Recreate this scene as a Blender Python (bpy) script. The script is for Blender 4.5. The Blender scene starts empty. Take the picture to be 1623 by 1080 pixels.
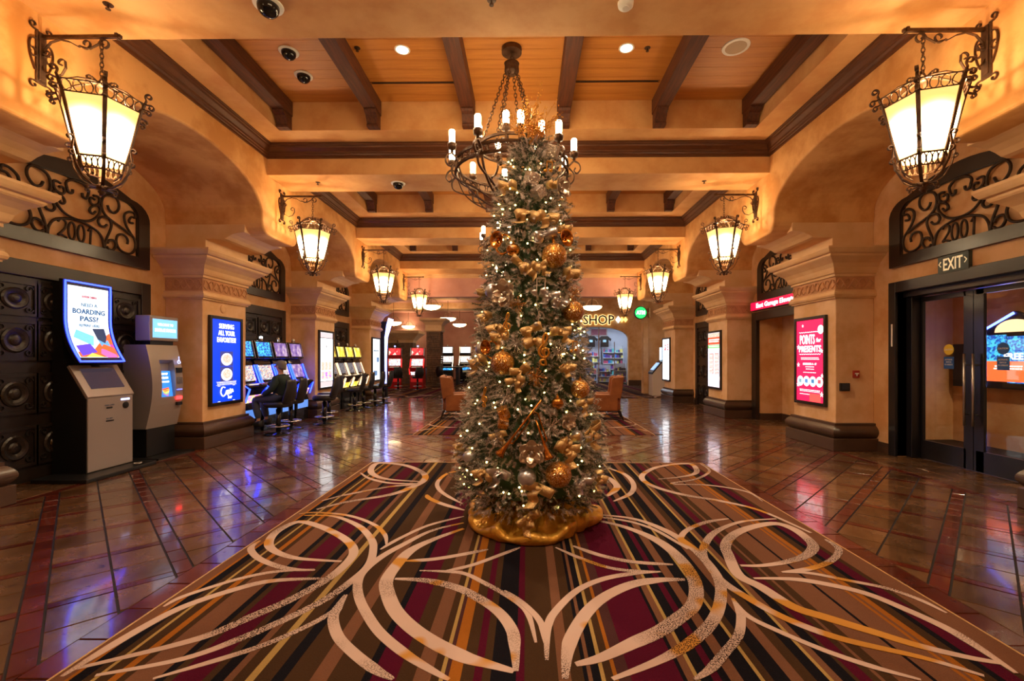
import bpy, math, random
import numpy as np
from mathutils import Vector, Matrix
random.seed(7); rng = np.random.default_rng(7)
PI = math.pi
S = bpy.context.scene
COL = S.collection
# ---------------------------------------------------------------- camera, world, exposure
cam = bpy.data.cameras.new('camera'); camo = bpy.data.objects.new('camera', cam); COL.objects.link(camo)
cam.sensor_width = 36.0; cam.sensor_fit = 'HORIZONTAL'; cam.lens = 721.0/1623*36
cam.shift_x = -(826.4-811.5)/1623; cam.shift_y = (568-540)/1623
camo.location = (.16, 0, 1.5); camo.rotation_euler = (PI/2, 0, math.radians(.63)); cam.clip_start = .05
S.camera = camo
W = bpy.data.worlds.new('world'); S.world = W; W.use_nodes = True
W.node_tree.nodes['Background'].inputs[0].default_value = (1, .78, .55, 1)
W.node_tree.nodes['Background'].inputs[1].default_value = .35
S.view_settings.view_transform = 'Standard'; S.view_settings.look = 'None'
S.view_settings.gamma = 1; S.view_settings.use_curve_mapping = False
S.view_settings.exposure = 0.92
LANT_W, LANT_E, CAND_E, DOWN_W = 13, 4, 27, 240
def lamp(kind, name, loc, energy, color, size=.05, parent=None, rot=None, **k):
    l = bpy.data.lights.new(name, kind); l.energy = energy; l.color = color
    if kind in ('POINT', 'SPOT'): l.shadow_soft_size = size
    if kind == 'AREA': l.size = size
    for a, b in k.items(): setattr(l, a, b)
    o = bpy.data.objects.new(name, l); COL.objects.link(o); o.location = loc
    if rot: o.rotation_euler = rot
    if parent: o.parent = parent
    return o
# ---------------------------------------------------------------- materials
M = {}
def mat(name, base, rough=.6, metal=0, base2=None, scale=3, detail=5, bump=0, bscale=40, emit=None, strength=1,
        coat=0, coatr=.1, rough2=None, contrast=(.35, .65), coord='Object', trans=0, stretch=None):
    m = bpy.data.materials.new(name); m.use_nodes = True; nt = m.node_tree; N = nt.nodes; L = nt.links
    b = N['Principled BSDF']
    b.inputs['Base Color'].default_value = (*base, 1); b.inputs['Roughness'].default_value = rough
    b.inputs['Metallic'].default_value = metal
    if coat: b.inputs['Coat Weight'].default_value = coat; b.inputs['Coat Roughness'].default_value = coatr
    if emit: b.inputs['Emission Color'].default_value = (*emit, 1); b.inputs['Emission Strength'].default_value = strength
    if trans: b.inputs['Transmission Weight'].default_value = trans
    if base2 or bump or rough2 is not None:
        tc = N.new('ShaderNodeTexCoord'); src = tc.outputs['Object']
        if coord == 'World':
            g = N.new('ShaderNodeNewGeometry'); src = g.outputs['Position']
        if stretch:
            mp = N.new('ShaderNodeMapping'); mp.inputs['Scale'].default_value = stretch; L.new(src, mp.inputs[0]); src = mp.outputs[0]
    if base2 or rough2 is not None:
        n = N.new('ShaderNodeTexNoise'); n.inputs['Scale'].default_value = scale; n.inputs['Detail'].default_value = detail
        n.inputs['Roughness'].default_value = .6; L.new(src, n.inputs['Vector'])
        r = N.new('ShaderNodeMapRange'); r.inputs[1].default_value, r.inputs[2].default_value = contrast; L.new(n.outputs['Fac'], r.inputs[0])
        if base2:
            x = N.new('ShaderNodeMix'); x.data_type = 'RGBA'; L.new(r.outputs[0], x.inputs[0])
            x.inputs[6].default_value = (*base, 1); x.inputs[7].default_value = (*base2, 1); L.new(x.outputs[2], b.inputs['Base Color'])
        if rough2 is not None:
            q = N.new('ShaderNodeMapRange'); q.inputs[3].default_value = rough; q.inputs[4].default_value = rough2
            L.new(r.outputs[0], q.inputs[0]); L.new(q.outputs[0], b.inputs['Roughness'])
    if bump:
        n2 = N.new('ShaderNodeTexNoise'); n2.inputs['Scale'].default_value = bscale; n2.inputs['Detail'].default_value = 4; L.new(src, n2.inputs['Vector'])
        bp = N.new('ShaderNodeBump'); bp.inputs['Strength'].default_value = bump; bp.inputs['Distance'].default_value = .02
        L.new(n2.outputs['Fac'], bp.inputs['Height']); L.new(bp.outputs[0], b.inputs['Normal'])
    M[name] = m; return m
def emat(name, c, s):
    return mat(name, tuple(min(.8, k) for k in c), .5, emit=c, strength=s)
def E(c, s=1.6):
    if s <= 3: s = round(s*.6, 2)
    n = 'glow_%.2f_%.2f_%.2f_%.2f' % (*c, s)
    return M.get(n) or emat(n, c, s)
mat('plaster', (.56, .25, .065), .75, base2=(.74, .4, .145), scale=2.0, detail=9, contrast=(.4, .6), bump=.12, bscale=9, coord='World')
mat('plaster_light', (.78, .51, .3), .7, base2=(.66, .38, .18), scale=2.2, detail=9, contrast=(.4, .62), bump=.06, bscale=14, coord='World')
mat('plaster_wall', (.76, .47, .24), .75, base2=(.62, .32, .12), scale=1.8, detail=9, contrast=(.4, .62), bump=.08, bscale=10, coord='World')
mat('plaster_beam', (.73, .41, .165), .7, base2=(.62, .3, .1), scale=2.0, detail=9, contrast=(.4, .62), bump=.08, bscale=12, coord='World')
mat('plaster_pink', (.56, .28, .23), .8, base2=(.66, .36, .3), scale=1.2, detail=7, bump=.06, coord='World')
mat('cast_stone', (.76, .5, .27), .6, base2=(.7, .42, .2), scale=3, detail=7, bump=.05, bscale=25, coord='World')
mat('relief', (.5, .25, .12), .7, base2=(.6, .32, .16), scale=8, bump=.1)
mat('plinth_brown', (.062, .032, .02), .32, base2=(.085, .045, .028), scale=3, bump=.04, bscale=18, coat=.25, coatr=.2)
mat('crown_wood', (.075, .022, .007), .4, base2=(.115, .036, .011), scale=5, stretch=(1, 1, 6))
mat('beam_wood', (.12, .03, .007), .6, base2=(.055, .014, .004), scale=4, detail=8, bump=.25, bscale=30, stretch=(8, .6, 8))
mat('plank_wood', (.56, .22, .04), .5, base2=(.45, .16, .028), scale=2.5, detail=7, bump=.06, bscale=20, stretch=(.4, 6, 6))
mat('dark_wood', (.009, .006, .005), .35, base2=(.016, .01, .007), scale=3, bump=.05, bscale=20, coat=.12, coatr=.2)
mat('frame_wood', (.014, .008, .006), .35, base2=(.024, .013, .009), scale=3, coat=.2, coatr=.15)
mat('iron', (.03, .018, .012), .5, metal=.5, base2=(.06, .035, .02), scale=20, bump=.15, bscale=60)
mat('bronze_iron', (.13, .07, .04), .45, metal=.7, base2=(.07, .035, .02), scale=14, bump=.15, bscale=60)
mat('lantern_glass', (.9, .8, .55), .4, emit=(1, .72, .33), strength=LANT_E)
def lantern_glow():
    m = M['lantern_glass']; nt = m.node_tree; N = nt.nodes; L = nt.links; b = N['Principled BSDF']; tc = N.new('ShaderNodeTexCoord'); d = N.new('ShaderNodeVectorMath'); d.operation = 'DISTANCE'
    d.inputs[1].default_value = (.173, .1, .49); L.new(tc.outputs['Object'], d.inputs[0])
    def rng_(lo, hi):
        r = N.new('ShaderNodeMapRange'); r.interpolation_type = 'SMOOTHSTEP'; r.inputs[1].default_value = .03; r.inputs[2].default_value = .25; r.inputs[3].default_value = lo; r.inputs[4].default_value = hi; L.new(d.outputs['Value'], r.inputs[0]); return r.outputs[0]
    L.new(rng_(LANT_E*2.4, .75), b.inputs['Emission Strength']); x = N.new('ShaderNodeMix'); x.data_type = 'RGBA'; L.new(rng_(0, 1), x.inputs[0]); x.inputs[6].default_value = (1, .8, .5, 1); x.inputs[7].default_value = (1, .5, .13, 1); L.new(x.outputs[2], b.inputs['Emission Color'])
lantern_glow()
mat('candle_glass', (.9, .85, .7), .4, emit=(1, .74, .4), strength=CAND_E)
mat('bowl_glass', (.9, .8, .6), .4, emit=(1, .7, .35), strength=5)
mat('black', (.008, .008, .009), .35)
mat('black_gloss', (.01, .01, .012), .12)
mat('leather_black', (.013, .011, .012), .38, bump=.1, bscale=50)
mat('leather_tan', (.27, .085, .022), .42, base2=(.2, .058, .014), scale=5, bump=.1, bscale=50)
mat('chrome', (.6, .6, .62), .2, metal=1)
mat('steel_brushed', (.55, .52, .5), .32, metal=1)
mat('kiosk_grey', (.36, .31, .3), .38, metal=.35)
mat('white_metal', (.8, .78, .74), .4)
mat('sign_dark', (.05, .075, .07), .5)
mat('beige_letter', (.85, .7, .42), .5, emit=(1, .75, .4), strength=.25)
mat('door_black', (.012, .011, .014), .28, coat=.2)
mat('gold_satin', (.72, .36, .05), .33, metal=.35, base2=(.6, .32, .045), scale=6, bump=.75, bscale=13)
mat('gold', (.75, .38, .07), .28, metal=.9)
mat('gold_ribbon', (.66, .43, .19), .38, metal=.6, bump=.4, bscale=120)
mat('silver', (.62, .58, .58), .3, metal=.9)
mat('silver_satin', (.5, .5, .54), .36, metal=.85)
mat('silver_leaf', (.66, .56, .47), .3, metal=.8, base2=(.55, .42, .3), scale=12, bump=.3, bscale=30)
mat('copper_gold', (.62, .27, .06), .22, metal=1)
mat('green_needle', (.035, .06, .02), .7)
mat('frost_needle', (.66, .55, .5), .8)
mat('bark', (.03, .02, .012), .9)
mat('stone', (.2, .11, .06), .8, base2=(.1, .06, .04), scale=6, bump=.5, bscale=10)
mat('skin', (.55, .29, .19), .5)
mat('hair_grey', (.13, .115, .105), .8)
mat('sweater', (.012, .026, .022), .85, bump=.2, bscale=80)
mat('jeans', (.045, .055, .1), .85, bump=.2, bscale=80)
mat('shoe', (.015, .013, .012), .5)
mat('red_plastic', (.4, .03, .02), .4)
mat('grout', (.006, .004, .004), .6)
def glitter(name, c, c2):
    m = mat(name, c, .3, metal=.85); nt = m.node_tree; N = nt.nodes; L = nt.links; b = N['Principled BSDF']
    tc = N.new('ShaderNodeTexCoord'); v = N.new('ShaderNodeTexVoronoi'); v.inputs['Scale'].default_value = 210; L.new(tc.outputs['Object'], v.inputs['Vector'])
    r = N.new('ShaderNodeValToRGB'); e = r.color_ramp.elements; e[0].color = (*c2, 1); e[1].color = (*c, 1); e[0].position = .2; e[1].position = .6
    w = e.new(.93); w.color = (1, .85, .6, 1); L.new(v.outputs['Color'], r.inputs[0]); L.new(r.outputs[0], b.inputs['Base Color'])
    n = N.new('ShaderNodeVectorMath'); n.operation = 'SUBTRACT'; n.inputs[1].default_value = (.5, .5, .5); L.new(v.outputs['Color'], n.inputs[0])
    sc = N.new('ShaderNodeVectorMath'); sc.operation = 'SCALE'; sc.inputs['Scale'].default_value = .9; L.new(n.outputs[0], sc.inputs[0])
    g = N.new('ShaderNodeNewGeometry'); ad = N.new('ShaderNodeVectorMath'); L.new(g.outputs['Normal'], ad.inputs[0]); L.new(sc.outputs[0], ad.inputs[1])
    no = N.new('ShaderNodeVectorMath'); no.operation = 'NORMALIZE'; L.new(ad.outputs[0], no.inputs[0]); L.new(no.outputs[0], b.inputs['Normal'])
glitter('gold_glitter', (.62, .27, .035), (.3, .1, .01))
glitter('silver_glitter', (.6, .52, .48), (.3, .25, .24))
def tile_mat(name, c1, c2, c3, r0, r1):
    m = mat(name, c1, r0, base2=c2, scale=3.5, detail=9, rough2=r1, coord='World', coat=.5, coatr=.07, bump=.16, bscale=5)
    nt = m.node_tree; N = nt.nodes; L = nt.links; b = N['Principled BSDF']
    mix = [n for n in N if n.type == 'MIX'][0]
    g = N.new('ShaderNodeNewGeometry'); v = N.new('ShaderNodeTexNoise'); v.inputs['Scale'].default_value = 14; v.inputs['Detail'].default_value = 6
    L.new(g.outputs['Position'], v.inputs['Vector'])
    r = N.new('ShaderNodeMapRange'); r.inputs[1].default_value = .55; r.inputs[2].default_value = .72; L.new(v.outputs['Fac'], r.inputs[0])
    x = N.new('ShaderNodeMix'); x.data_type = 'RGBA'; L.new(r.outputs[0], x.inputs[0]); L.new(mix.outputs[2], x.inputs[6]); x.inputs[7].default_value = (*c3, 1)
    oi = N.new('ShaderNodeObjectInfo'); h = N.new('ShaderNodeHueSaturation'); mr = N.new('ShaderNodeMapRange')
    mr.inputs[3].default_value = .65; mr.inputs[4].default_value = 1.3; L.new(oi.outputs['Random'], mr.inputs[0]); L.new(mr.outputs[0], h.inputs['Value'])
    L.new(x.outputs[2], h.inputs['Color']); L.new(h.outputs[0], b.inputs['Base Color'])
tile_mat('floor_tile', (.082, .038, .016), (.135, .066, .03), (.03, .013, .008), .15, .32)
tile_mat('floor_brick', (.075, .011, .006), (.1, .017, .009), (.04, .01, .007), .16, .3)
# screens with procedural picture content (the screens give off light)
def screen_mat(name, stops, scale, strength, kind='voronoi', stretch=(1, 1, 1)):
    m = bpy.data.materials.new(name); m.use_nodes = True; nt = m.node_tree; N = nt.nodes; L = nt.links; b = N['Principled BSDF']
    b.inputs['Base Color'].default_value = (.02, .02, .02, 1); b.inputs['Roughness'].default_value = .15
    tc = N.new('ShaderNodeTexCoord'); mp = N.new('ShaderNodeMapping'); mp.inputs['Scale'].default_value = stretch; L.new(tc.outputs['Object'], mp.inputs[0])
    if kind == 'voronoi':
        v = N.new('ShaderNodeTexVoronoi'); v.inputs['Scale'].default_value = scale; L.new(mp.outputs[0], v.inputs['Vector']); o = v.outputs['Color']
    else:
        v = N.new('ShaderNodeTexNoise'); v.inputs['Scale'].default_value = scale; v.inputs['Detail'].default_value = 3; L.new(mp.outputs[0], v.inputs['Vector']); o = v.outputs['Fac']
    r = N.new('ShaderNodeValToRGB'); el = r.color_ramp.elements; r.color_ramp.interpolation = 'CONSTANT' if kind == 'voronoi' else 'LINEAR'
    while len(el) > 1: el.remove(el[-1])
    for i, (p, c) in enumerate(stops):
        e = el[0] if i == 0 else el.new(p)
        e.position = p; e.color = (*c, 1)
    L.new(o, r.inputs[0]); L.new(r.outputs[0], b.inputs['Emission Color']); b.inputs['Emission Strength'].default_value = strength*.62
    M[name] = m
screen_mat('reel_screen', [(0, (.05, .1, .5)), (.25, (.9, .8, .55)), (.45, (.8, .2, .15)), (.6, (.95, .9, .85)), (.8, (.2, .6, .8))], 60, 1.0)
screen_mat('reel_screen_dim', [(0, (.06, .05, .08)), (.3, (.3, .28, .28)), (.55, (.15, .12, .14)), (.75, (.45, .42, .42))], 60, .8)
screen_mat('blue_screen', [(0, (.02, .1, .5)), (.4, (.05, .4, .9)), (.6, (.1, .7, .9)), (.8, (.02, .15, .6))], 34, 1.2)
screen_mat('violet_screen', [(.2, (.08, .04, .25)), (.5, (.35, .2, .5)), (.7, (.8, .6, .7))], 9, 1.0, 'noise')
screen_mat('sunset_screen', [(.2, (.1, .05, .5)), (.42, (.5, .2, .8)), (.52, (1, .45, .25)), (.62, (1, .8, .3)), (.75, (.2, .15, .5))], 6, 1.6, 'noise', (1, 1, 3))
screen_mat('gold_screen', [(.2, (.5, .2, .02)), (.45, (1, .6, .05)), (.6, (1, .85, .3)), (.72, (.25, .1, .4))], 7, 1.5, 'noise', (1, 1, .6))
screen_mat('red_screen', [(0, (.7, .02, .03)), (.4, (.9, .05, .05)), (.7, (1, .6, .5)), (.85, (1, .9, .8))], 9, 1.4)
screen_mat('bingo_screen', [(0, (.9, .85, .75)), (.35, (.85, .2, .2)), (.5, (.95, .95, .9)), (.7, (.2, .5, .8)), (.85, (1, .8, .3))], 46, 1.3)
screen_mat('merch', [(0, (.05, .2, .5)), (.2, (.7, .75, .9)), (.4, (.1, .05, .3)), (.55, (.6, .2, .4)), (.7, (.2, .5, .5)), (.85, (.9, .9, 1))], 14, .25)
screen_mat('food', [(.3, (.9, .9, .9)), (.5, (.7, .35, .2)), (.6, (.9, .8, .7)), (.75, (.35, .45, .2))], 30, 1.3, 'noise')
# clear glass: mostly see-through with a mirror sheen at grazing angles
g = bpy.data.materials.new('clear_glass'); g.use_nodes = True; nt = g.node_tree; nt.nodes.remove(nt.nodes['Principled BSDF'])
tr = nt.nodes.new('ShaderNodeBsdfTransparent'); tr.inputs[0].default_value = (.9, .92, .92, 1); gl = nt.nodes.new('ShaderNodeBsdfGlossy'); gl.inputs['Roughness'].default_value = .02
fr = nt.nodes.new('ShaderNodeLayerWeight'); pw = nt.nodes.new('ShaderNodeMath'); pw.operation = 'POWER'; pw.inputs[1].default_value = 4; nt.links.new(fr.outputs['Facing'], pw.inputs[0]); ma = nt.nodes.new('ShaderNodeMath'); ma.operation = 'MULTIPLY_ADD'; ma.inputs[1].default_value = .6; ma.inputs[2].default_value = .04; nt.links.new(pw.outputs[0], ma.inputs[0]); mx = nt.nodes.new('ShaderNodeMixShader')
nt.links.new(ma.outputs[0], mx.inputs[0]); nt.links.new(tr.outputs[0], mx.inputs[1]); nt.links.new(gl.outputs[0], mx.inputs[2]); nt.links.new(mx.outputs[0], nt.nodes['Material Output'].inputs[0])
M['clear_glass'] = g
# ---------------------------------------------------------------- mesh builder
class MB:
    def __init__(s): s.v = []; s.f = []
    def add(s, vs, fs, T=None):
        n = len(s.v)
        s.v += [tuple(T @ Vector(p)) for p in vs] if T else [tuple(p) for p in vs]
        s.f += [tuple(i+n for i in f) for f in fs]; return s
    def box(s, x0, x1, y0, y1, z0, z1, T=None):
        return s.add([(x, y, z) for x in (x0, x1) for y in (y0, y1) for z in (z0, z1)],
                     [(0, 1, 3, 2), (4, 6, 7, 5), (0, 4, 5, 1), (2, 3, 7, 6), (0, 2, 6, 4), (1, 5, 7, 3)], T)
    def prism(s, poly, a, b, axis, T=None):
        n = len(poly)
        mk = {'x': lambda p, t: (t, p[0], p[1]), 'y': lambda p, t: (p[0], t, p[1]), 'z': lambda p, t: (p[0], p[1], t)}[axis]
        vs = [mk(p, a) for p in poly]+[mk(p, b) for p in poly]
        fs = [tuple(range(n))[::-1], tuple(range(n, 2*n))]+[(i, (i+1) % n, n+(i+1) % n, n+i) for i in range(n)]
        return s.add(vs, fs, T)
    def loft(s, rings, closed=True, caps=True, T=None):
        n = len(rings[0]); vs = [p for r in rings for p in r]; fs = []
        for k in range(len(rings)-1):
            for i in range(n if closed else n-1):
                j = (i+1) % n; fs.append((k*n+i, k*n+j, (k+1)*n+j, (k+1)*n+i))
        if caps: fs += [tuple(range(n))[::-1], tuple(range((len(rings)-1)*n, len(rings)*n))]
        return s.add(vs, fs, T)
    def lathe(s, prof, n=16, c=(0, 0, 0), T=None):
        rings = [[(c[0]+r*math.cos(2*PI*i/n), c[1]+r*math.sin(2*PI*i/n), c[2]+z) for i in range(n)] for r, z in prof]
        n0 = len(s.f); s.loft(rings, caps=False, T=T); m = len(s.v)-n*len(prof)
        if prof[0][0] != prof[-1][0] or prof[0][0] < .02:
            s.f += [tuple(range(m, m+n))[::-1], tuple(range(m+n*(len(prof)-1), m+n*len(prof)))]
        return s
    def tube(s, path, r, n=6, closed=False, flat=None, T=None):
        P = [Vector(p) for p in path]; m = len(P)
        if m < 2: return s
        rr = r if isinstance(r, (list, tuple)) else [r]*m
        up = None; rings = []
        for i in range(m):
            a = P[i-1] if (i > 0 or closed) else P[i]; b = P[(i+1) % m] if (i < m-1 or closed) else P[i]
            t = (b-a); t = t.normalized() if t.length > 1e-9 else Vector((0, 0, 1))
            if up is None:
                up = Vector((0, 0, 1)) if abs(t.z) < .9 else Vector((1, 0, 0))
                if flat: up = Vector(flat)
            if flat: up = Vector(flat)
            x = t.cross(up); x = x.normalized() if x.length > 1e-6 else Vector((1, 0, 0)); y = x.cross(t).normalized()
            if not flat: up = y
            rings.append([tuple(P[i]+(x*math.cos(2*PI*(k+.5)/n)+y*math.sin(2*PI*(k+.5)/n))*rr[i]) for k in range(n)])
        if closed: rings.append(rings[0])
        return s.loft(rings, caps=not closed, T=T)
    def strap(s, path, w, t, wdir, T=None):
        """flat bar along path: width w along wdir, thickness t across"""
        P = [Vector(p) for p in path]; W_ = Vector(wdir).normalized(); rings = []
        for i in range(len(P)):
            a = P[max(0, i-1)]; b = P[min(len(P)-1, i+1)]; d = (b-a).normalized(); q = d.cross(W_)
            q = q.normalized()*t/2 if q.length > 1e-6 else Vector((t/2, 0, 0)); h = W_*w/2
            rings.append([tuple(P[i]+h+q), tuple(P[i]-h+q), tuple(P[i]-h-q), tuple(P[i]+h-q)])
        return s.loft(rings, T=T)
    def ball(s, c, r, nu=12, nv=8, sc=(1, 1, 1), T=None):
        rings = [[(c[0]+sc[0]*r*math.sin(PI*j/nv)*math.cos(2*PI*i/nu), c[1]+sc[1]*r*math.sin(PI*j/nv)*math.sin(2*PI*i/nu), c[2]-sc[2]*r*math.cos(PI*j/nv))
                  for i in range(nu)] for j in [.06]+list(range(1, nv))+[nv-.06]]
        return s.loft(rings, T=T)
    def mesh(s, name, m, smooth=False):
        me = bpy.data.meshes.new(name); me.from_pydata(s.v, [], s.f); me.validate(verbose=False)
        if m: me.materials.append(M[m] if isinstance(m, str) else m)
        if smooth: me.polygons.foreach_set('use_smooth', [True]*len(me.polygons))
        me.update(); return me
    def build(s, name, m, parent=None, smooth=False, bevel=0, loc=None):
        o = bpy.data.objects.new(name, s.mesh(name, m, smooth)); COL.objects.link(o); o.parent = parent
        if loc: o.location = loc
        if bevel:
            md = o.modifiers.new('bevel', 'BEVEL'); md.width = bevel; md.segments = 3; md.limit_method = 'ANGLE'; md.angle_limit = .6
        return o
def tag(o, label, cat, group=None):
    o['label'] = label; o['category'] = cat
    if group: o['group'] = group
    return o
def thing(name, label, cat, loc=(0, 0, 0), rz=0, group=None):
    o = bpy.data.objects.new(name, None); COL.objects.link(o); o.empty_display_size = .1
    o.location = loc; o.rotation_euler = (0, 0, rz); return tag(o, label, cat, group)
def struct(o): o['kind'] = 'structure'; return o
def kids(o): return [c for c in bpy.data.objects if c.parent == o]
def dup(root, loc, rz, label, name=None):
    def cp(o, p):
        c = o.copy(); COL.objects.link(c); c.parent = p
        for k in CH.get(o.name, []): cp(k, c)
        return c
    CH = {}
    for o in bpy.data.objects:
        if o.parent: CH.setdefault(o.parent.name, []).append(o)
    r = cp(root, None); r.location = loc
    if rz is not None: r.rotation_euler = (0, 0, rz)
    r['label'] = label
    return r
def smoothpath(P, k=5, closed=False):
    P = [Vector(p).to_3d() if len(p) == 2 else Vector(p) for p in P]; n = len(P); out = []
    for i in range(n if closed else n-1):
        p0 = P[i-1] if (i > 0 or closed) else P[i]; p1 = P[i]; p2 = P[(i+1) % n]; p3 = P[(i+2) % n] if (i+2 < n or closed) else P[-1]
        for j in range(k):
            t = j/k
            out.append(.5*((2*p1)+(p2-p0)*t+(2*p0-5*p1+4*p2-p3)*t*t+(3*p1-p0-3*p2+p3)*t**3))
    if not closed: out.append(P[-1])
    return out
def curl(cx, cy, r0, r1, a0, a1, n=14):
    return [(cx+(r0+(r1-r0)*i/n)*math.cos(math.radians(a0+(a1-a0)*i/n)), cy+(r0+(r1-r0)*i/n)*math.sin(math.radians(a0+(a1-a0)*i/n))) for i in range(n+1)]
TXT = {}
def text_geo(s, bold=0.0):
    """flat letter outlines of height about 0.7 per unit size, centred on x"""
    k = (s, bold)
    if k not in TXT:
        c = bpy.data.curves.new('t', 'FONT'); c.body = s; c.size = 1; c.align_x = 'CENTER'; c.resolution_u = 2; c.offset = bold; c.extrude = .02
        o = bpy.data.objects.new('t', c); COL.objects.link(o); bpy.context.view_layer.update()
        me = bpy.data.meshes.new_from_object(o.evaluated_get(bpy.context.evaluated_depsgraph_get()))
        TXT[k] = ([v.co.copy() for v in me.vertices], [tuple(p.vertices) for p in me.polygons])
        bpy.data.objects.remove(o); bpy.data.curves.remove(c); bpy.data.meshes.remove(me)
    return TXT[k]
def text(mb, s, y, z, h, x, bold=0.0, width=None, xs=1.0):
    """lettering in the YZ plane facing +X: centre y, baseline z, cap height h, total width if given"""
    vs, fs = text_geo(s, bold)
    k = h/.7; w = max(v.x for v in vs)-min(v.x for v in vs); kx = width/w if width else k*xs
    mb.add([(x+.002*(1 if v.z > 0 else -1), y+v.x*kx, z+v.y*k) for v in vs], fs); return mb
ORD = ['first', 'second', 'third', 'fourth', 'fifth', 'sixth', 'seventh', 'eighth', 'ninth', 'tenth', 'eleventh', 'twelfth', 'thirteenth', 'fourteenth',
       'fifteenth', 'sixteenth', 'seventeenth', 'eighteenth', 'nineteenth', 'twentieth']
ORD += ['twenty-'+w for w in ORD[:9]]+['thirtieth']
# ================================================================ THE SETTING
L_ = 4.02; PIER0 = 4.03                      # bay spacing, first pillar
WX, FX = 5.82, 4.2                           # back wall and arcade fascia, either side of the axis
PY = [PIER0+L_*k for k in range(4)]          # pillar centres
BY = [5.95+L_*k for k in range(3)]           # bay centres
# ---- floor
fl = struct(MB().box(-6.6, 9.2, -3, 17.05, -.12, -.007).build('floor', 'grout'))
CX0, CX1, CY1 = -2.05, 2.65, 6.5             # near carpet
D0, D1 = 8.87, 13.2                          # second carpet
def clip(poly, x0, x1, y0, y1):
    for ax, lim, sg in ((0, x0, 1), (0, x1, -1), (1, y0, 1), (1, y1, -1)):
        out = []
        for i in range(len(poly)):
            p, q = poly[i-1], poly[i]; dp, dq = sg*(p[ax]-lim), sg*(q[ax]-lim)
            if (dp >= 0) != (dq >= 0):
                t = dp/(dp-dq); out.append((p[0]+(q[0]-p[0])*t, p[1]+(q[1]-p[1])*t))
            if dq >= 0: out.append(q)
        poly = out
        if len(poly) < 3: return None
    return poly
def area(p): return abs(sum(p[i-1][0]*p[i][1]-p[i][0]*p[i-1][1] for i in range(len(p))))/2
R2 = math.sqrt(2); tiles, bricks = [], []
RECTS = [(-5.08, -2.23, 1.5, 17), (2.83, 5.08, 1.5, 17), (-2.23, 2.83, 6.68, 8.7), (-2.23, 2.83, 13.36, 17)]
def emit(lst, u0, u1, w0, w1, side):
    j = .005
    q = [(u0+j, w0+j), (u1-j, w0+j), (u1-j, w1-j), (u0+j, w1-j)]
    p = [((u-w)/R2, (u+w)/R2) for u, w in q]
    if side > 0: p = [(-x-.255, y) for x, y in p][::-1]
    for x0, x1, y0, y1 in RECTS:
        if side < 0: x1 = min(x1, -.1275)
        else: x0 = max(x0, -.1275)
        if x0 >= x1: continue
        c = clip(p, x0, x1, y0, y1)
        if c and area(c) > .0015: lst.append(c)
for side in (-1, 1):
    for k in range(-8, 19):
        ua = -.13+.735*k
        for m in range(-2, 32):
            wa = 3.825+.735*(m-5)
            for i in range(3): emit(bricks, ua, ua+.11, wa+.245*i, wa+.245*(i+1), side)
            for i in range(2):
                emit(bricks, ua+.11+.3125*i, ua+.11+.3125*(i+1), wa-.015, wa+.065, side)
                for jn in range(2): emit(tiles, ua+.11+.3125*i, ua+.11+.3125*(i+1), wa+.065+.3275*jn, wa+.065+.3275*(jn+1), side)
def rect(lst, x0, x1, y0, y1): lst.append([(x0+.004, y0+.004), (x1-.004, y0+.004), (x1-.004, y1-.004), (x0+.004, y1-.004)])
y = 1.5
while y < 16.9:
    for x0, x1 in ((-5.19, -5.08), (5.08, 5.19)): rect(bricks, x0, x1, y, y+.3)
    for x0, x1 in ((-5.82, -5.5), (-5.5, -5.19), (5.19, 5.5), (5.5, 5.82)): rect(tiles, x0, x1, y+.1*(x0 % .5), y+.1*(x0 % .5)+.3)
    if y < 6.5 or 8.7 < y < 13.3:
        for x0, x1 in ((-2.23, -2.06), (2.66, 2.83)): rect(bricks, x0, x1, y, y+.3)
    y += .3
x = -2.23
while x < 2.7:
    for y0, y1 in ((6.52, 6.68), (8.7, 8.86), (13.21, 13.36)): rect(bricks, x, x+.3, y0, y1)
    x += .3
for yy in np.arange(5.2, 7, .3): rect(tiles, 5.82, 6.08, yy, yy+.3)
def slab(mb, poly, h=None):
    n = len(poly); cx = sum(p[0] for p in poly)/n; cy = sum(p[1] for p in poly)/n
    h = random.uniform(-.0012, .0008) if h is None else h; tx, ty = random.uniform(-.004, .004), random.uniform(-.004, .004)
    ins = lambda p: (p[0]+(cx-p[0])*min(.4, .004/max(1e-3, math.hypot(p[0]-cx, p[1]-cy))), p[1]+(cy-p[1])*min(.4, .004/max(1e-3, math.hypot(p[0]-cx, p[1]-cy))))
    top = [(*ins(p), h+tx*(p[0]-cx)+ty*(p[1]-cy)) for p in poly]; bot = [(*p, -.0075) for p in poly]
    mb.add(bot+top, [tuple(range(n, 2*n))]+[(i, (i+1) % n, n+(i+1) % n, n+i) for i in range(n)])
def lay(lst, name, m):
    def key(p):
        cx = sum(q[0] for q in p)/len(p)-.16; cy = sum(q[1] for q in p)/len(p)
        vis = abs(cx) < 1.16*cy and cy > 2.0
        return (0 if vis else 1, -area(p)/cy**3)
    lst.sort(key=key); rest = MB()
    for i, p in enumerate(lst):
        if i < 300:
            b = MB(); slab(b, p); b.build(name, m, fl)
        else: slab(rest, p)
    o = rest.build(name+'_field', m, fl); o['kind'] = 'stuff'
lay(tiles, 'floor_tile', 'floor_tile'); lay(bricks, 'floor_brick', 'floor_brick')
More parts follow.
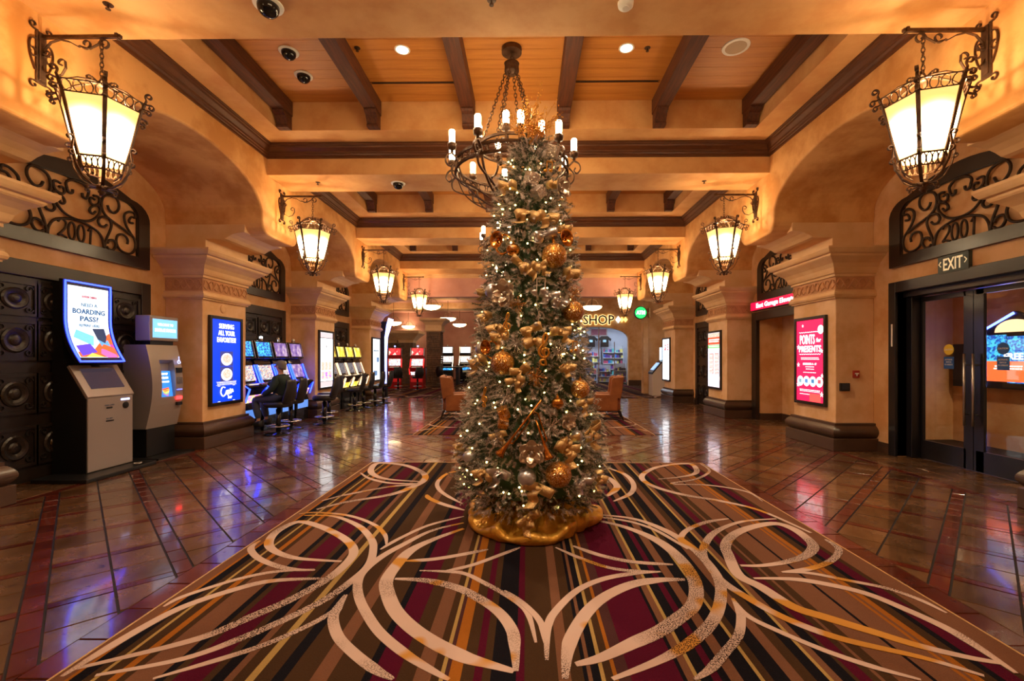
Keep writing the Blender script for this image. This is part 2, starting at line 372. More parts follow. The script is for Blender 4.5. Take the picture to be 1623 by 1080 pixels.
# ---- carpet: woven stripes, with the scrolling lines laid on as pile of their own
BRN, TAU, BLK, MAR, YEL, ORG, PUR = (.042, .02, .009), (.135, .058, .033), (.005, .004, .007), (.06, .002, .014), (.31, .2, .07), (.26, .085, .01), (.05, .018, .018)
def sx(x, x0): return .16+(x0+x/1.979-834)*.002955
ST = [(sx(a, 0), c) for a, c in [(205, ORG), (225, BLK), (270, BRN), (290, YEL), (300, BRN), (340, ORG), (365, BRN), (395, TAU), (490, BLK), (518, BRN), (545, MAR), (640, BRN), (662, BLK), (705, TAU),
      (735, BRN), (768, YEL), (800, BRN), (850, BLK), (890, BRN), (975, TAU), (1025, BRN), (1125, BLK), (1155, MAR), (1240, BRN), (1295, TAU), (1340, BRN), (1365, YEL), (1390, PUR), (1405, ORG), (1440, BRN), (1475, MAR), (1500, BRN), (1530, BLK), (1610, MAR)]]
ST += [(sx(a, 803), c) for a, c in [(42, BRN), (150, TAU), (190, BRN), (232, BLK), (250, TAU), (268, BLK), (288, YEL), (304, BRN), (334, ORG), (345, PUR), (385, MAR), (540, BLK), (558, TAU), (585, YEL), (594, TAU), (602, BLK), (640, MAR), (658, BLK), (692, TAU), (730, BLK),
       (782, YEL), (790, BRN), (830, BLK), (870, TAU), (910, BRN), (960, BLK), (992, YEL), (1010, TAU), (1040, BLK), (1078, BRN), (1092, MAR), (1130, BRN), (1150, TAU), (1172, BRN), (1205, TAU), (1310, BLK), (1332, TAU), (1420, ORG), (1440, TAU), (1448, ORG), (1480, BRN), (1520, BLK), (1548, MAR), (1600, BRN)]]
ST.append((2.5, TAU)); ST = sorted(ST, key=lambda t: t[0])
def carpet_mat():
    m = mat('carpet', BRN, .95, bump=.35, bscale=160); m.node_tree.nodes['Principled BSDF'].inputs['Specular IOR Level'].default_value = .08; nt = m.node_tree; N = nt.nodes; L = nt.links; b = N['Principled BSDF']
    g = N.new('ShaderNodeNewGeometry'); sp = N.new('ShaderNodeSeparateXYZ'); L.new(g.outputs['Position'], sp.inputs[0])
    lo, hi = -2.2, 2.9; ramps = []
    w = N.new('ShaderNodeMath'); w.operation = 'WRAP'; w.inputs[1].default_value = 2.66; w.inputs[2].default_value = -2.06; L.new(sp.outputs[0], w.inputs[0])
    mr = N.new('ShaderNodeMapRange'); mr.inputs[1].default_value = lo; mr.inputs[2].default_value = hi; L.new(w.outputs[0], mr.inputs[0])
    groups = [ST[:28], ST[28:56], ST[56:]]
    for gi, gr in enumerate(groups):
        r = N.new('ShaderNodeValToRGB'); r.color_ramp.interpolation = 'CONSTANT'; el = r.color_ramp.elements
        while len(el) > 1: el.remove(el[-1])
        for i, (xx, c) in enumerate(([(lo, TAU)] if gi == 0 else [])+gr):
            p = (xx-lo)/(hi-lo); e = el[0] if i == 0 else el.new(p); e.position = p; e.color = (*c, 1)
        L.new(mr.outputs[0], r.inputs[0]); ramps.append(r)
    prev = ramps[0].outputs[0]
    for gi in (1, 2):
        gt = N.new('ShaderNodeMath'); gt.operation = 'GREATER_THAN'; gt.inputs[1].default_value = (groups[gi][0][0]-lo)/(hi-lo); L.new(mr.outputs[0], gt.inputs[0])
        x = N.new('ShaderNodeMix'); x.data_type = 'RGBA'; L.new(gt.outputs[0], x.inputs[0]); L.new(prev, x.inputs[6]); L.new(ramps[gi].outputs[0], x.inputs[7]); prev = x.outputs[2]
    n = N.new('ShaderNodeTexNoise'); n.inputs['Scale'].default_value = 260; L.new(g.outputs['Position'], n.inputs['Vector'])
    q = N.new('ShaderNodeMapRange'); q.inputs[3].default_value = .72; q.inputs[4].default_value = 1.28; L.new(n.outputs['Fac'], q.inputs[0])
    h = N.new('ShaderNodeHueSaturation'); L.new(q.outputs[0], h.inputs['Value']); L.new(prev, h.inputs['Color']); L.new(h.outputs[0], b.inputs['Base Color'])
carpet_mat()
def yarn_mat():
    m = mat('scroll_yarn', (.4, .25, .18), .95); m.node_tree.nodes['Principled BSDF'].inputs['Specular IOR Level'].default_value = .08; nt = m.node_tree; N = nt.nodes; L = nt.links; b = N['Principled BSDF']
    g = N.new('ShaderNodeNewGeometry')
    def noise(s, lo, hi, d=2):
        n = N.new('ShaderNodeTexNoise'); n.inputs['Scale'].default_value = s; n.inputs['Detail'].default_value = d; L.new(g.outputs['Position'], n.inputs['Vector'])
        r = N.new('ShaderNodeMapRange'); r.inputs[1].default_value = lo; r.inputs[2].default_value = hi; L.new(n.outputs['Fac'], r.inputs[0]); return r.outputs[0]
    def mix(f, a, c):
        x = N.new('ShaderNodeMix'); x.data_type = 'RGBA'; L.new(f, x.inputs[0])
        if isinstance(a, tuple): x.inputs[6].default_value = (*a, 1)
        else: L.new(a, x.inputs[6])
        x.inputs[7].default_value = (*c, 1); return x.outputs[2]
    c = mix(noise(1.7, .57, .6), (.46, .33, .29), (.43, .2, .04))
    sp = noise(130, .5, .54, 1); wh = noise(1.3, .5, .6)
    mu = N.new('ShaderNodeMath'); mu.operation = 'MULTIPLY'; L.new(sp, mu.inputs[0]); L.new(wh, mu.inputs[1])
    L.new(mix(mu.outputs[0], c, (.022, .01, .008)), b.inputs['Base Color'])
yarn_mat()
CURV=[
(0.05,[(-2.05,3.7),(-2.01,3.56),(-1.87,3.4),(-1.69,3.28),(-1.5,3.2),(-1.33,3.19)]),
(0.07,[(-1.2,3.33),(-1.39,3.35),(-1.59,3.39),(-1.8,3.51),(-1.93,3.67),(-1.99,3.91),(-1.92,4.13),(-1.69,4.03),(-1.43,3.83),(-1.26,3.65),(-1.17,3.49),(-1.15,3.33),(-1.17,3.13),(-1.22,2.97),(-1.31,2.78),(-1.41,2.64),(-1.54,2.45),(-1.67,2.35),(-1.85,2.25),(-2.04,2.16)]),
(0.06,[(-1.95,4.3),(-1.66,4.28),(-1.34,4.04),(-1.12,3.74),(-1.03,3.52),(-0.98,3.27),(-1.01,3.05),(-1.08,2.82),(-1.21,2.6),(-1.37,2.4),(-1.55,2.24),(-1.87,2.12)]),
(0.04,[(-2.05,4.34),(-1.87,4.38),(-1.53,4.3),(-1.22,4.08),(-1.04,3.84),(-0.96,3.63)]),
(0.04,[(-0.43,4.29),(-0.71,4.06),(-0.89,3.76),(-0.98,3.54)]),
(0.06,[(-0.41,4.12),(-0.66,3.93),(-0.83,3.63),(-0.93,3.41),(-0.98,3.18),(-0.96,3.01),(-0.88,2.82),(-0.76,2.63),(-0.63,2.46),(-0.45,2.29),(-0.29,2.17),(-0.2,2.11)]),
(0.09,[(-0.39,3.98),(-0.6,3.75),(-0.74,3.52),(-0.78,3.24),(-0.78,3.05),(-0.73,2.9),(-0.62,2.69),(-0.48,2.52),(-0.32,2.38),(-0.15,2.27),(-0.03,2.22),(0.1,2.17)]),
(0.07,[(-0.73,3.07),(-0.52,3.05),(-0.3,2.96),(-0.14,2.83),(0.0,2.67),(0.08,2.5),(0.1,2.35),(0.11,2.17)]),
(0.04,[(-0.59,3.19),(-0.42,3.18),(-0.27,3.15),(-0.12,3.02),(0.03,2.87),(0.14,2.73),(0.18,2.61),(0.21,2.39)]),
(0.04,[(-0.42,3.18),(-0.23,3.28),(-0.04,3.45),(0.11,3.59)]),
(0.05,[(-0.73,3.34),(-0.54,3.37),(-0.36,3.44),(-0.14,3.55)]),
(0.06,[(-0.98,2.86),(-0.97,2.72),(-0.95,2.6),(-0.85,2.43),(-0.71,2.29),(-0.56,2.17),(-0.46,2.11)]),
(0.04,[(-0.97,2.72),(-1.03,2.57),(-1.18,2.38),(-1.33,2.26),(-1.58,2.1)]),
(0.06,[(-1.19,3.07),(-1.55,3.03),(-1.75,2.89),(-1.9,2.71),(-1.96,2.53),(-2.0,2.3),(-2.04,2.11)]),
(0.04,[(-1.34,3.2),(-1.6,3.16),(-1.78,3.06),(-1.9,2.94),(-2.0,2.81),(-2.04,2.71)]),
(0.08,[(-1.13,5.49),(-1.52,5.58),(-1.76,5.76),(-1.92,6.06),(-1.94,6.45),(-1.53,6.32),(-1.19,5.91),(-1.09,5.56),(-1.17,5.24),(-1.33,4.96),(-1.71,4.7),(-1.91,4.47)]),
(0.05,[(-1.41,6.5),(-1.07,6.07),(-0.91,5.63),(-0.93,5.24),(-1.14,4.85),(-1.47,4.47),(-1.94,4.28)]),
(0.05,[(-2.0,5.9),(-1.78,5.62),(-1.47,5.42),(-1.1,5.38),(-1.42,5.27),(-1.81,4.95),(-1.98,4.74)]),
(0.06,[(-0.93,4.96),(-0.87,4.83),(-0.69,4.64),(-0.45,4.46)]),
(0.05,[(-0.67,6.08),(-0.86,5.87),(-0.91,5.49),(-0.84,5.18),(-0.69,4.91),(-0.48,4.64)]),
(0.05,[(-1.8,6.53),(-1.32,6.32),(-1.04,6.15),(-0.95,5.92),(-0.8,6.12)]),
(0.09,[(0.75,4.23),(1.02,4.04),(1.22,3.76),(1.3,3.45),(1.3,3.15),(1.25,2.93),(1.16,2.75),(1.02,2.61),(0.88,2.49),(0.72,2.39),(0.53,2.27),(0.4,2.22)]),
(0.08,[(0.34,2.12),(0.37,2.32),(0.42,2.48),(0.53,2.7),(0.67,2.87),(0.86,3.01),(1.05,3.07),(1.23,3.08)]),
(0.07,[(0.78,4.36),(1.15,4.24),(1.36,3.96),(1.46,3.63),(1.48,3.3),(1.44,3.02),(1.32,2.75),(1.18,2.55),(1.0,2.38),(0.81,2.25),(0.56,2.12)]),
(0.05,[(1.42,3.57),(1.43,3.76),(1.56,3.97),(1.8,4.16),(2.04,4.25)]),
(0.04,[(1.42,3.57),(1.28,3.96),(1.08,4.18),(0.77,4.3)]),
(0.04,[(0.39,3.59),(0.57,3.39),(0.76,3.24),(0.97,3.19),(1.1,3.19)]),
(0.05,[(1.1,3.19),(0.9,3.16),(0.68,3.08),(0.49,2.93),(0.34,2.7),(0.28,2.53),(0.26,2.25)]),
(0.04,[(0.02,2.92),(0.15,2.75),(0.24,2.57),(0.26,2.37)]),
(0.05,[(0.53,3.62),(0.72,3.45),(0.94,3.34),(1.22,3.3)]),
(0.08,[(1.7,3.29),(1.85,3.29),(2.06,3.35),(2.27,3.46),(2.42,3.61),(2.48,3.77),(2.49,4.01),(2.39,4.13),(2.1,4.01),(1.88,3.83),(1.74,3.63),(1.69,3.46),(1.62,3.15),(1.69,2.98),(1.76,2.75),(1.88,2.64),(2.05,2.5),(2.2,2.38),(2.37,2.29),(2.49,2.25)]),
(0.06,[(2.48,4.25),(2.12,4.17),(1.79,3.93),(1.59,3.66),(1.5,3.46),(1.47,3.27),(1.47,3.06),(1.54,2.84),(1.65,2.62),(1.83,2.44),(2.13,2.29),(2.31,2.16)]),
(0.06,[(1.7,3.1),(1.96,3.09),(2.13,3.03),(2.31,2.91),(2.41,2.73),(2.48,2.54),(2.49,2.37),(2.48,2.18)]),
(0.04,[(1.94,3.19),(2.12,3.18),(2.33,3.07),(2.5,2.97),(2.59,2.83),(2.66,2.69)]),
(0.05,[(1.94,3.19),(2.18,3.25),(2.41,3.38),(2.6,3.58),(2.67,3.77)]),
(0.05,[(1.44,2.84),(1.42,2.71),(1.39,2.62),(1.3,2.46),(1.16,2.31),(1.04,2.19),(0.94,2.12)]),
(0.04,[(1.44,2.84),(1.44,2.65),(1.53,2.51),(1.68,2.34),(1.83,2.22),(1.99,2.13)]),
(0.07,[(1.79,5.63),(2.05,5.71),(2.31,5.87),(2.44,6.12),(2.45,6.45),(2.02,6.3),(1.71,5.95),(1.59,5.63),(1.65,5.29),(1.88,4.98),(2.2,4.76),(2.45,4.47),(2.59,3.91)]),
(0.05,[(2.09,6.53),(1.78,6.39),(1.5,5.94),(1.36,5.49),(1.39,4.98),(1.62,4.61),(1.94,4.37),(2.34,4.25)]),
(0.04,[(2.66,6.46),(2.58,6.04),(2.26,5.64),(1.88,5.42),(2.31,5.36),(2.63,5.11),(2.67,4.77)]),
(0.08,[(1.16,5.78),(1.21,5.51),(1.2,5.24),(1.03,4.92)]),
(0.06,[(1.26,6.2),(1.42,5.86),(1.43,5.42),(1.31,5.03),(1.07,4.75)]),
]
def ribbon(mb, pts, w, z0, dx=0, dy=0):
    P = smoothpath(pts, 6); n = len(P); a, b = [], []
    for i in range(n):
        d = (P[min(n-1, i+1)]-P[max(0, i-1)]); d = Vector((d.x, d.y, 0)); d = d.normalized() if d.length > 1e-6 else Vector((0, 1, 0))
        t = i/(n-1); k = w/2*(.35+.65*min(1, 5*t, 5*(1-t))); q = Vector((-d.y, d.x, 0))*k
        a.append((P[i].x+q.x+dx, P[i].y+q.y+dy)); b.append((P[i].x-q.x+dx, P[i].y-q.y+dy))
    rings = [[(*a[i], z0-.002), (*a[i], z0), (*b[i], z0), (*b[i], z0-.002)] for i in range(n)]
    mb.loft(rings)
def carpet(x0, x1, y0, y1, label, off, lim):
    c = MB().box(x0, x1, y0, y1, -.005, .005).build('carpet', 'carpet'); tag(c, label, 'carpet')
    e = MB().box(x0-.012, x0, y0, y1+.012, -.005, .007).box(x1, x1+.012, y0, y1+.012, -.005, .007).box(x0, x1, y1, y1+.012, -.005, .007)
    e.build('carpet_edge_strip', 'gold_ribbon', c)
    for i, (w, pts) in enumerate(CURV):
        for o in off:
            ys = [p[1]+o for p in pts]; xs = [p[0] for p in pts]
            if min(ys) < y0+.02 or max(ys) > y1-.02: continue
            pp = [(max(x0+.03, min(x1-.03, p[0])), p[1]) for p in pts]
            b = MB(); ribbon(b, pp, w, .0058+.00008*i, dy=o); b.build('scroll_line', 'scroll_yarn', c)
carpet(CX0, CX1, -1.5, CY1, 'striped carpet with swirling pale lines under the Christmas tree', (0,), 0)
carpet(CX0, CX1, D0, D1, 'striped carpet runner under the two wing armchairs', (6.62,), 0)
cf = struct(MB().box(-18, 9.2, 17.05, 40, -.1, .004).build('floor_casino', 'carpet'))
for i, (w, pts) in enumerate(CURV):
    for dx, dy in ((-4.7, 15.1), (0, 15.1), (4.7, 15.1), (-4.7, 20), (0, 20), (-9.4, 15.1)):
        if min(p[1] for p in pts)+dy > 17.2 and i % 2 == 0:
            b = MB(); ribbon(b, pts, w*1.3, .006+.0001*i, dx, dy); b.build('scroll_line', 'scroll_yarn', cf)
# ---- back walls
wl = struct(MB().box(-6.1, -WX, -3, 17.0, 0, 5.6).build('wall_left', 'plaster_wall'))
wr = MB()
for y0, y1, z0, z1 in ((-3, 5.03, 0, 5.6), (5.03, 7.0, 2.56, 5.6), (7.0, 8.9, 0, 5.6), (8.9, 11.22, 2.5, 5.6), (11.22, 17.0, 0, 5.6)): wr.box(WX, 6.12, y0, y1, z0, z1)
struct(wr.build('wall_right', 'plaster_wall'))
struct(MB().box(-6.1, 6.1, -3.2, -3, 0, 5.6).build('wall_back', 'plaster_wall'))
def baseb(y0, y1, sd):
    b = MB(); x = sd*WX
    for a, z in ((.03, .11), (.022, .14), (.012, .165)): b.box(min(x, x-sd*a), max(x, x-sd*a), y0, y1, 0, z)
    return b
for nm, sd in (('left', -1), ('right', 1)):
    b = MB()
    for y0, y1 in ((7.13, 7.4), (8.7, 8.9), (11.3, 11.45), (12.75, 12.9), (15.3, 15.5)):
        q = baseb(y0, y1, sd); b.add(q.v, q.f)
    struct(b.build('baseboard_'+nm, 'plinth_brown'))
# ---- arcade: fascia with elliptical arches, vaults running back to the wall
def arcade(sd):
    pts = [(-3, 5.3), (-3, 3.58)]; hw = .59
    cs = [PIER0-L_]+PY
    for i, c in enumerate(cs):
        r = .22
        if i > 0: pass
        pts += [(c-hw, 3.88), (c-hw, 3.58+r)]+[(c-hw+r-r*math.cos(PI/2*t/5), 3.58+r-r*math.sin(PI/2*t/5)) for t in range(1, 6)]
        pts += [(c+hw-r+r*math.sin(PI/2*t/5), 3.58+r-r*math.cos(PI/2*t/5)) for t in range(0, 6)]
        if i < len(cs)-1:
            m = (c+cs[i+1])/2; a = L_/2-hw
            pts += [(m-a*math.cos(PI*t/28), 3.88+.62*math.sin(PI*t/28)) for t in range(0, 28)]
        else: pts += [(c+hw, 3.9)]
    pts += [(PY[-1]+.59, 5.3)]
    b = MB().prism(pts, sd*FX, sd*5.84, 'x')
    o = struct(b.build('wall_%s_arcade' % ('left' if sd < 0 else 'right'), 'plaster', bevel=.035)); return o
arcade(-1); arcade(1)
# ---- pillars
def skirt(mb, prof, w, hd, x0=0):
    mb.loft([[(x0, -hd-o, z), (w+o, -hd-o, z), (w+o, hd+o, z), (x0, hd+o, z)] for o, z in prof]); return mb
def braid(mb, p0, ux, n, ln, z0, z1, nrm):
    """interlaced rope relief along ux from p0"""
    p0, ux, nrm = Vector(p0), Vector(ux), Vector(nrm); h = z1-z0
    for ph in (0, .5):
        P = []
        for i in range(n*8+1):
            s = i/8; zz = z0+h/2+h*.36*math.sin(2*PI*(s*.5+ph)); dp = .006+.01*math.cos(2*PI*(s+ph))
            P.append(p0+ux*(ln*i/(n*8))+nrm*dp+Vector((0, 0, zz)))
        mb.tube(P, .011, 4)
def pillar(cx_label, loc, rz, detail=True):
    t = thing('pillar', cx_label, 'pillar', loc, rz, 'plaster pillars along the concourse')
    w, hd = .62, .58
    skirt(MB(), [(0, .43), (0, 2.5)], w, hd).build('shaft', 'plaster_light', t, bevel=.012)
    pl = skirt(MB(), [(.1, 0), (.1, .2)], w, hd).build('plinth', 'plinth_brown', t, bevel=.008)
    pr = [(.05, .2)]+[(.055+.055*math.sin(PI*k/10), .205+.19*k/10) for k in range(11)]+[(.04, .4), (.04, .44), (.0, .445)]
    skirt(MB(), pr, w, hd).build('torus_moulding', 'plinth_brown', pl)
    cap = skirt(MB(), [(0, 2.48), (.03, 2.48), (.03, 2.495), (.055, 2.51), (.065, 2.54), (.055, 2.57), (.04, 2.585), (.04, 2.61), (.005, 2.612), (.005, 2.83), (.035, 2.835), (.035, 2.87),
                       (.06, 2.885), (.075, 2.92), (.09, 2.97), (.13, 3.03), (.19, 3.08), (.235, 3.11), (.25, 3.13), (.25, 3.155), (.29, 3.165), (.31, 3.19), (.33, 3.23), (.33, 3.26), (.0, 3.262)], w, hd).build('capital', 'cast_stone', t)
    fr = MB(); skirt(fr, [(.008, 2.618), (.008, 2.825)], w, hd)
    braid(fr, (w+.01, -hd, 0), (0, 1, 0), 9, 2*hd, 2.62, 2.825, (1, 0, 0)); [braid(fr, (.02, q*(hd+.01), 0), (1, 0, 0), 5, w-.02, 2.62, 2.825, (0, q, 0)) for q in (-1, 1)]
    fr.build('braid_frieze', 'relief', cap)
    cb = MB().prism([(0, 3.72), (1.32, 3.72), (1.32, 3.585), (1.22, 3.575), (1.13, 3.555), (1.05, 3.52), (.99, 3.48), (.93, 3.465), (.67, 3.465), (.67, 3.26), (0, 3.26)], -.575, .575, 'y')
    cb.build('corbel', 'cast_stone', t, bevel=.012)
    return t
WHERE = ['at the near edge of the frame', 'beside the two kiosks', 'between the two slot machine banks', 'farthest along, next to the added white-blue glow']
WHERER = ['at the near edge of the frame', 'carrying the red gift poster and fire alarm', 'carrying the red and white menu screen', 'farthest along, in front of the cash machine']
pil = None
for k in range(4):
    for sd, wh in ((-1, WHERE), (1, WHERER)):
        lab = 'orange plaster pillar on the %s, %s' % ('left' if sd < 0 else 'right', wh[k])
        loc, rz = (sd*WX, PY[k]-(.07 if k == 0 else 0), 0), 0 if sd < 0 else PI
        if pil is None: pil = pillar(lab, loc, rz)
        else: dup(pil, loc, rz, lab)
# ---- ceiling
ceil = struct(MB().box(-4.25, 4.25, -3, 17.2, 5.53, 5.65).build('ceiling', 'plank_wood'))
Y0 = [3.58+L_*k for k in range(-1, 4)]
for y in Y0:
    struct(MB().box(-4.22, 4.22, y, y+.78, 4.58, 5.53).build('ceiling_beam', 'plaster_beam', bevel=.008))
struct(MB().box(-4.22, 4.22, -3, -.44, 4.58, 5.53).build('ceiling_rear', 'plaster_beam'))
BAYS = [(y+.78, y+L_) for y in Y0[:-1]]
def rring(p, z, y0, y1): return [(-FX+p, y0+p, z), (FX-p, y0+p, z), (FX-p, y1-p, z), (-FX+p, y1-p, z)]
for bi, (y0, y1) in enumerate(BAYS):
    t = MB()
    IX, IY = 3.7, .53
    for a in ((-FX, -IX, y0, y1), (IX, FX, y0, y1), (-IX, IX, y0, y0+IY), (-IX, IX, y1-IY, y1)): t.box(a[0], a[1], a[2], a[3], 5.06, 5.53)
    struct(t.build('ceiling_tray', 'plaster_beam'))
    prof = [(0, 4.85), (.02, 4.85), (.022, 4.885), (.035, 4.89), (.045, 4.915), (.06, 4.92), (.066, 4.945), (.085, 4.965), (.11, 4.99), (.118, 5.015), (.135, 5.02), (.14, 5.04), (.15, 5.043), (.15, 5.06), (0, 5.06)]
    struct(MB().loft([rring(p, z, y0, y1) for p, z in prof], caps=False).build('trim_%d' % (bi+1), 'crown_wood'))
    a, b_ = y0+IY, y1-IY; n = 11; pw = (b_-a)/n
    me = MB().box(-IX, IX, .003, pw-.003, -.03, 0).mesh('ceiling_plank', 'plank_wood')
    for i in range(n):
        o = bpy.data.objects.new('ceiling_plank', me); COL.objects.link(o); o.parent = ceil; o.location = (0, a+pw*i, 5.53)
    for X in (-3.59, -2.2, -.735, .735, 2.2, 3.59):
        wb = MB().box(-.1, .1, a, b_, 5.27, 5.5).build('wood_beam', 'beam_wood', ceil, loc=(X, 0, 0), bevel=.006)
        for e, s in ((a, 1), (b_, -1)):
            pr = [(0, 5.29), (0, 5.06), (.05, 5.05), (.13, 5.05), (.14, 5.08), (.125, 5.1), (.14, 5.13), (.17, 5.17), (.19, 5.2), (.24, 5.22), (.26, 5.25), (.26, 5.29)]
            MB().prism([(e+s*d, z) for d, z in pr], -.085, .085, 'x').build('corbel', 'beam_wood', wb)
# ---- ceiling fittings
def recess_light(x, y, lab):
    t = thing('recessed_light', lab, 'ceiling light', (x, y, 5.5), 0, 'recessed ceiling downlights')
    MB().lathe([(.075, -.004), (.095, -.006), (.1, -.001), (.1, 0), (.075, 0)], 24).build('trim_ring', 'white_metal', t)
    MB().lathe([(.0, -.003), (.075, -.003), (.075, 0), (0, 0)], 24).build('lens', E((1, .8, .55), 14), t)
    lamp('SPOT', 'recessed_light_beam', (0, 0, -.03), DOWN_W, (1, .74, .46), .06, t, None, spot_size=2.2, spot_blend=.8)
for bi, (y0, y1) in enumerate(BAYS):
    for sd in (-1, 1):
        recess_light(1.45*sd, (y0+y1)/2-.1, 'round recessed ceiling light %s of the %s chandelier' % ('left' if sd < 0 else 'right', ['added rear', 'nearest', 'middle', 'farthest'][bi]))
def dome(x, y, z, lab):
    t = thing('dome_camera', lab, 'security camera', (x, y, z), 0, 'dome cameras on the ceiling')
    MB().lathe([(.07, -.012), (.12, -.012), (.125, 0), (.07, 0)], 24).build('trim_ring', 'white_metal', t, smooth=True)
    MB().lathe([(.002, -.105)]+[(.09*math.sin(a), -.02-.085*math.cos(a)) for a in np.linspace(.15, PI/2, 8)]+[(.09, -.005), (.001, -.005)], 24).build('dome', 'black_gloss', t, smooth=True)
dome(-2.94, 5.9, 5.5, 'black dome camera on plank ceiling, nearer of the two'); dome(-2.99, 6.4, 5.5, 'black dome camera on plank ceiling, farther of the two')
dome(-2.1, 7.99, 4.58, 'dome camera under the second plaster beam, left of the chandelier'); dome(-2.09, 3.94, 4.58, 'dome camera under the nearest beam at the top edge')
dome(1.4, 12.03, 4.58, 'dome camera under the third beam, just right of the tree')
def sprinkler(x, y, z, lab):
    t = thing('sprinkler', lab, 'sprinkler', (x, y, z), 0, 'ceiling sprinkler heads')
    MB().lathe([(.035, -.006), (.04, 0), (.0, 0), (.001, -.006)][::-1], 16).build('escutcheon', 'bronze_iron', t)
    MB().lathe([(.0, -.045), (.02, -.043), (.02, -.038), (.008, -.036), (.006, -.005), (.0, -.004)], 12).build('head', 'bronze_iron', t)
for x, y, z, l in ((-2.02, 5.84, 5.5, 'small sprinkler on planks left of the left downlight'), (1.72, 5.88, 5.5, 'small sprinkler on planks right of the right downlight'),
                   (-3.49, 7.92, 4.58, 'sprinkler under second beam above the left lantern'), (3.25, 7.94, 4.58, 'sprinkler under second beam above the right lantern'),
                   (-3.48, 3.92, 4.58, 'sprinkler under nearest beam at the top left'), (-.14, 3.91, 4.58, 'sprinkler under nearest beam at top centre')): sprinkler(x, y, z, l)
t = thing('ceiling_speaker', 'large round white speaker grille in the plank ceiling on the right', 'speaker', (2.85, 5.87, 5.5))
MB().lathe([(.13, -.012), (.165, -.01), (.17, 0), (.13, 0)], 28).build('rim', 'white_metal', t); MB().lathe([(0, -.01), (.13, -.008), (.13, 0), (0, 0)], 28).build('grille', mat('grille_tan', (.5, .38, .27), .7), t)
t = thing('smoke_detector', 'white round smoke detector under the nearest beam', 'smoke detector', (1.02, 3.95, 4.58))
MB().lathe([(0, -.045), (.05, -.045), (.065, -.03), (.07, 0), (0, 0)], 24).build('body', 'white_metal', t, smooth=True); MB().lathe([(0, -.05), (.03, -.05), (.03, -.04), (0, -.04)], 16).build('sensor_cap', 'white_metal', t)
for x0, x1, sd in ((-2.08, -.86, 'left'), (.8, 2.06, 'right')):
    t = thing('air_slot', 'narrow black air slot between the ceiling planks on the %s' % sd, 'air vent', ((x0+x1)/2, 6.58, 5.5)); h = (x1-x0)/2
    MB().box(-h, h, -.015, .015, -.002, 0).build('opening', 'black', t); MB().box(-h-.02, h+.02, -.022, -.015, -.006, 0).box(-h-.02, h+.02, .015, .022, -.006, 0).build('frame', 'beam_wood', t)
GR={
 'bowl':[(-0.03,3.33),(0.08,3.34),(0.19,3.38),(0.29,3.48),(0.32,3.57),(0.29,3.61),(0.24,3.6),(0.18,3.55),(0.17,3.5),(0.21,3.48),(0.25,3.52)],
 'eight':[(0.24,3.68),(0.19,3.69),(0.17,3.65),(0.19,3.61),(0.25,3.61),(0.3,3.65),(0.31,3.72),(0.27,3.74),(0.22,3.73)],
 'long':[(0.43,3.67),(0.46,3.61),(0.53,3.59),(0.6,3.66),(0.61,3.75),(0.56,3.82),(0.47,3.82),(0.38,3.78),(0.34,3.69),(0.35,3.59),(0.41,3.51),(0.52,3.46),(0.64,3.42),(0.76,3.37),(0.85,3.33),(0.89,3.25),(0.88,3.15),(0.81,3.07),(0.7,3.06),(0.61,3.1),(0.57,3.19),(0.59,3.28),(0.66,3.32),(0.73,3.3),(0.76,3.25),(0.75,3.2)],
 'small':[(0.85,3.54),(0.8,3.53),(0.78,3.56),(0.82,3.62),(0.88,3.63),(0.87,3.69),(0.79,3.69),(0.71,3.63),(0.7,3.55),(0.73,3.47),(0.79,3.39),(0.85,3.33)],
 'side':[(0.42,3.39),(0.38,3.35),(0.32,3.35),(0.29,3.4),(0.32,3.46),(0.38,3.49),(0.46,3.48),(0.49,3.41),(0.47,3.32),(0.42,3.2),(0.39,3.09),(0.39,3.05)],
 'foot':[(0.43,3.13),(0.46,3.18),(0.53,3.19),(0.56,3.13),(0.52,3.06),(0.46,3.05),(0.42,3.08)],
 'arch':[(-0.07,3.32),(0.06,3.32),(0.19,3.29),(0.3,3.24),(0.36,3.15),(0.38,3.05)],
}
# ================================================================ IRONWORK
def chain(mb, p, q, link=.05, r=.005, w=.016):
    p, q = Vector(p), Vector(q); d = q-p; n = max(2, int(d.length/(link*.72))); u = d.normalized()
    a = u.cross(Vector((0, 1, 0.01))).normalized(); b = u.cross(a)
    for i in range(n):
        c = p+d*((i+.5)/n); s = a if i % 2 else b
        P = [c+u*(link/2*math.cos(t))*1.0+s*(w*math.sin(t)) for t in [2*PI*k/8 for k in range(8)]]
        mb.tube(P, r, 4, closed=True)
    return mb
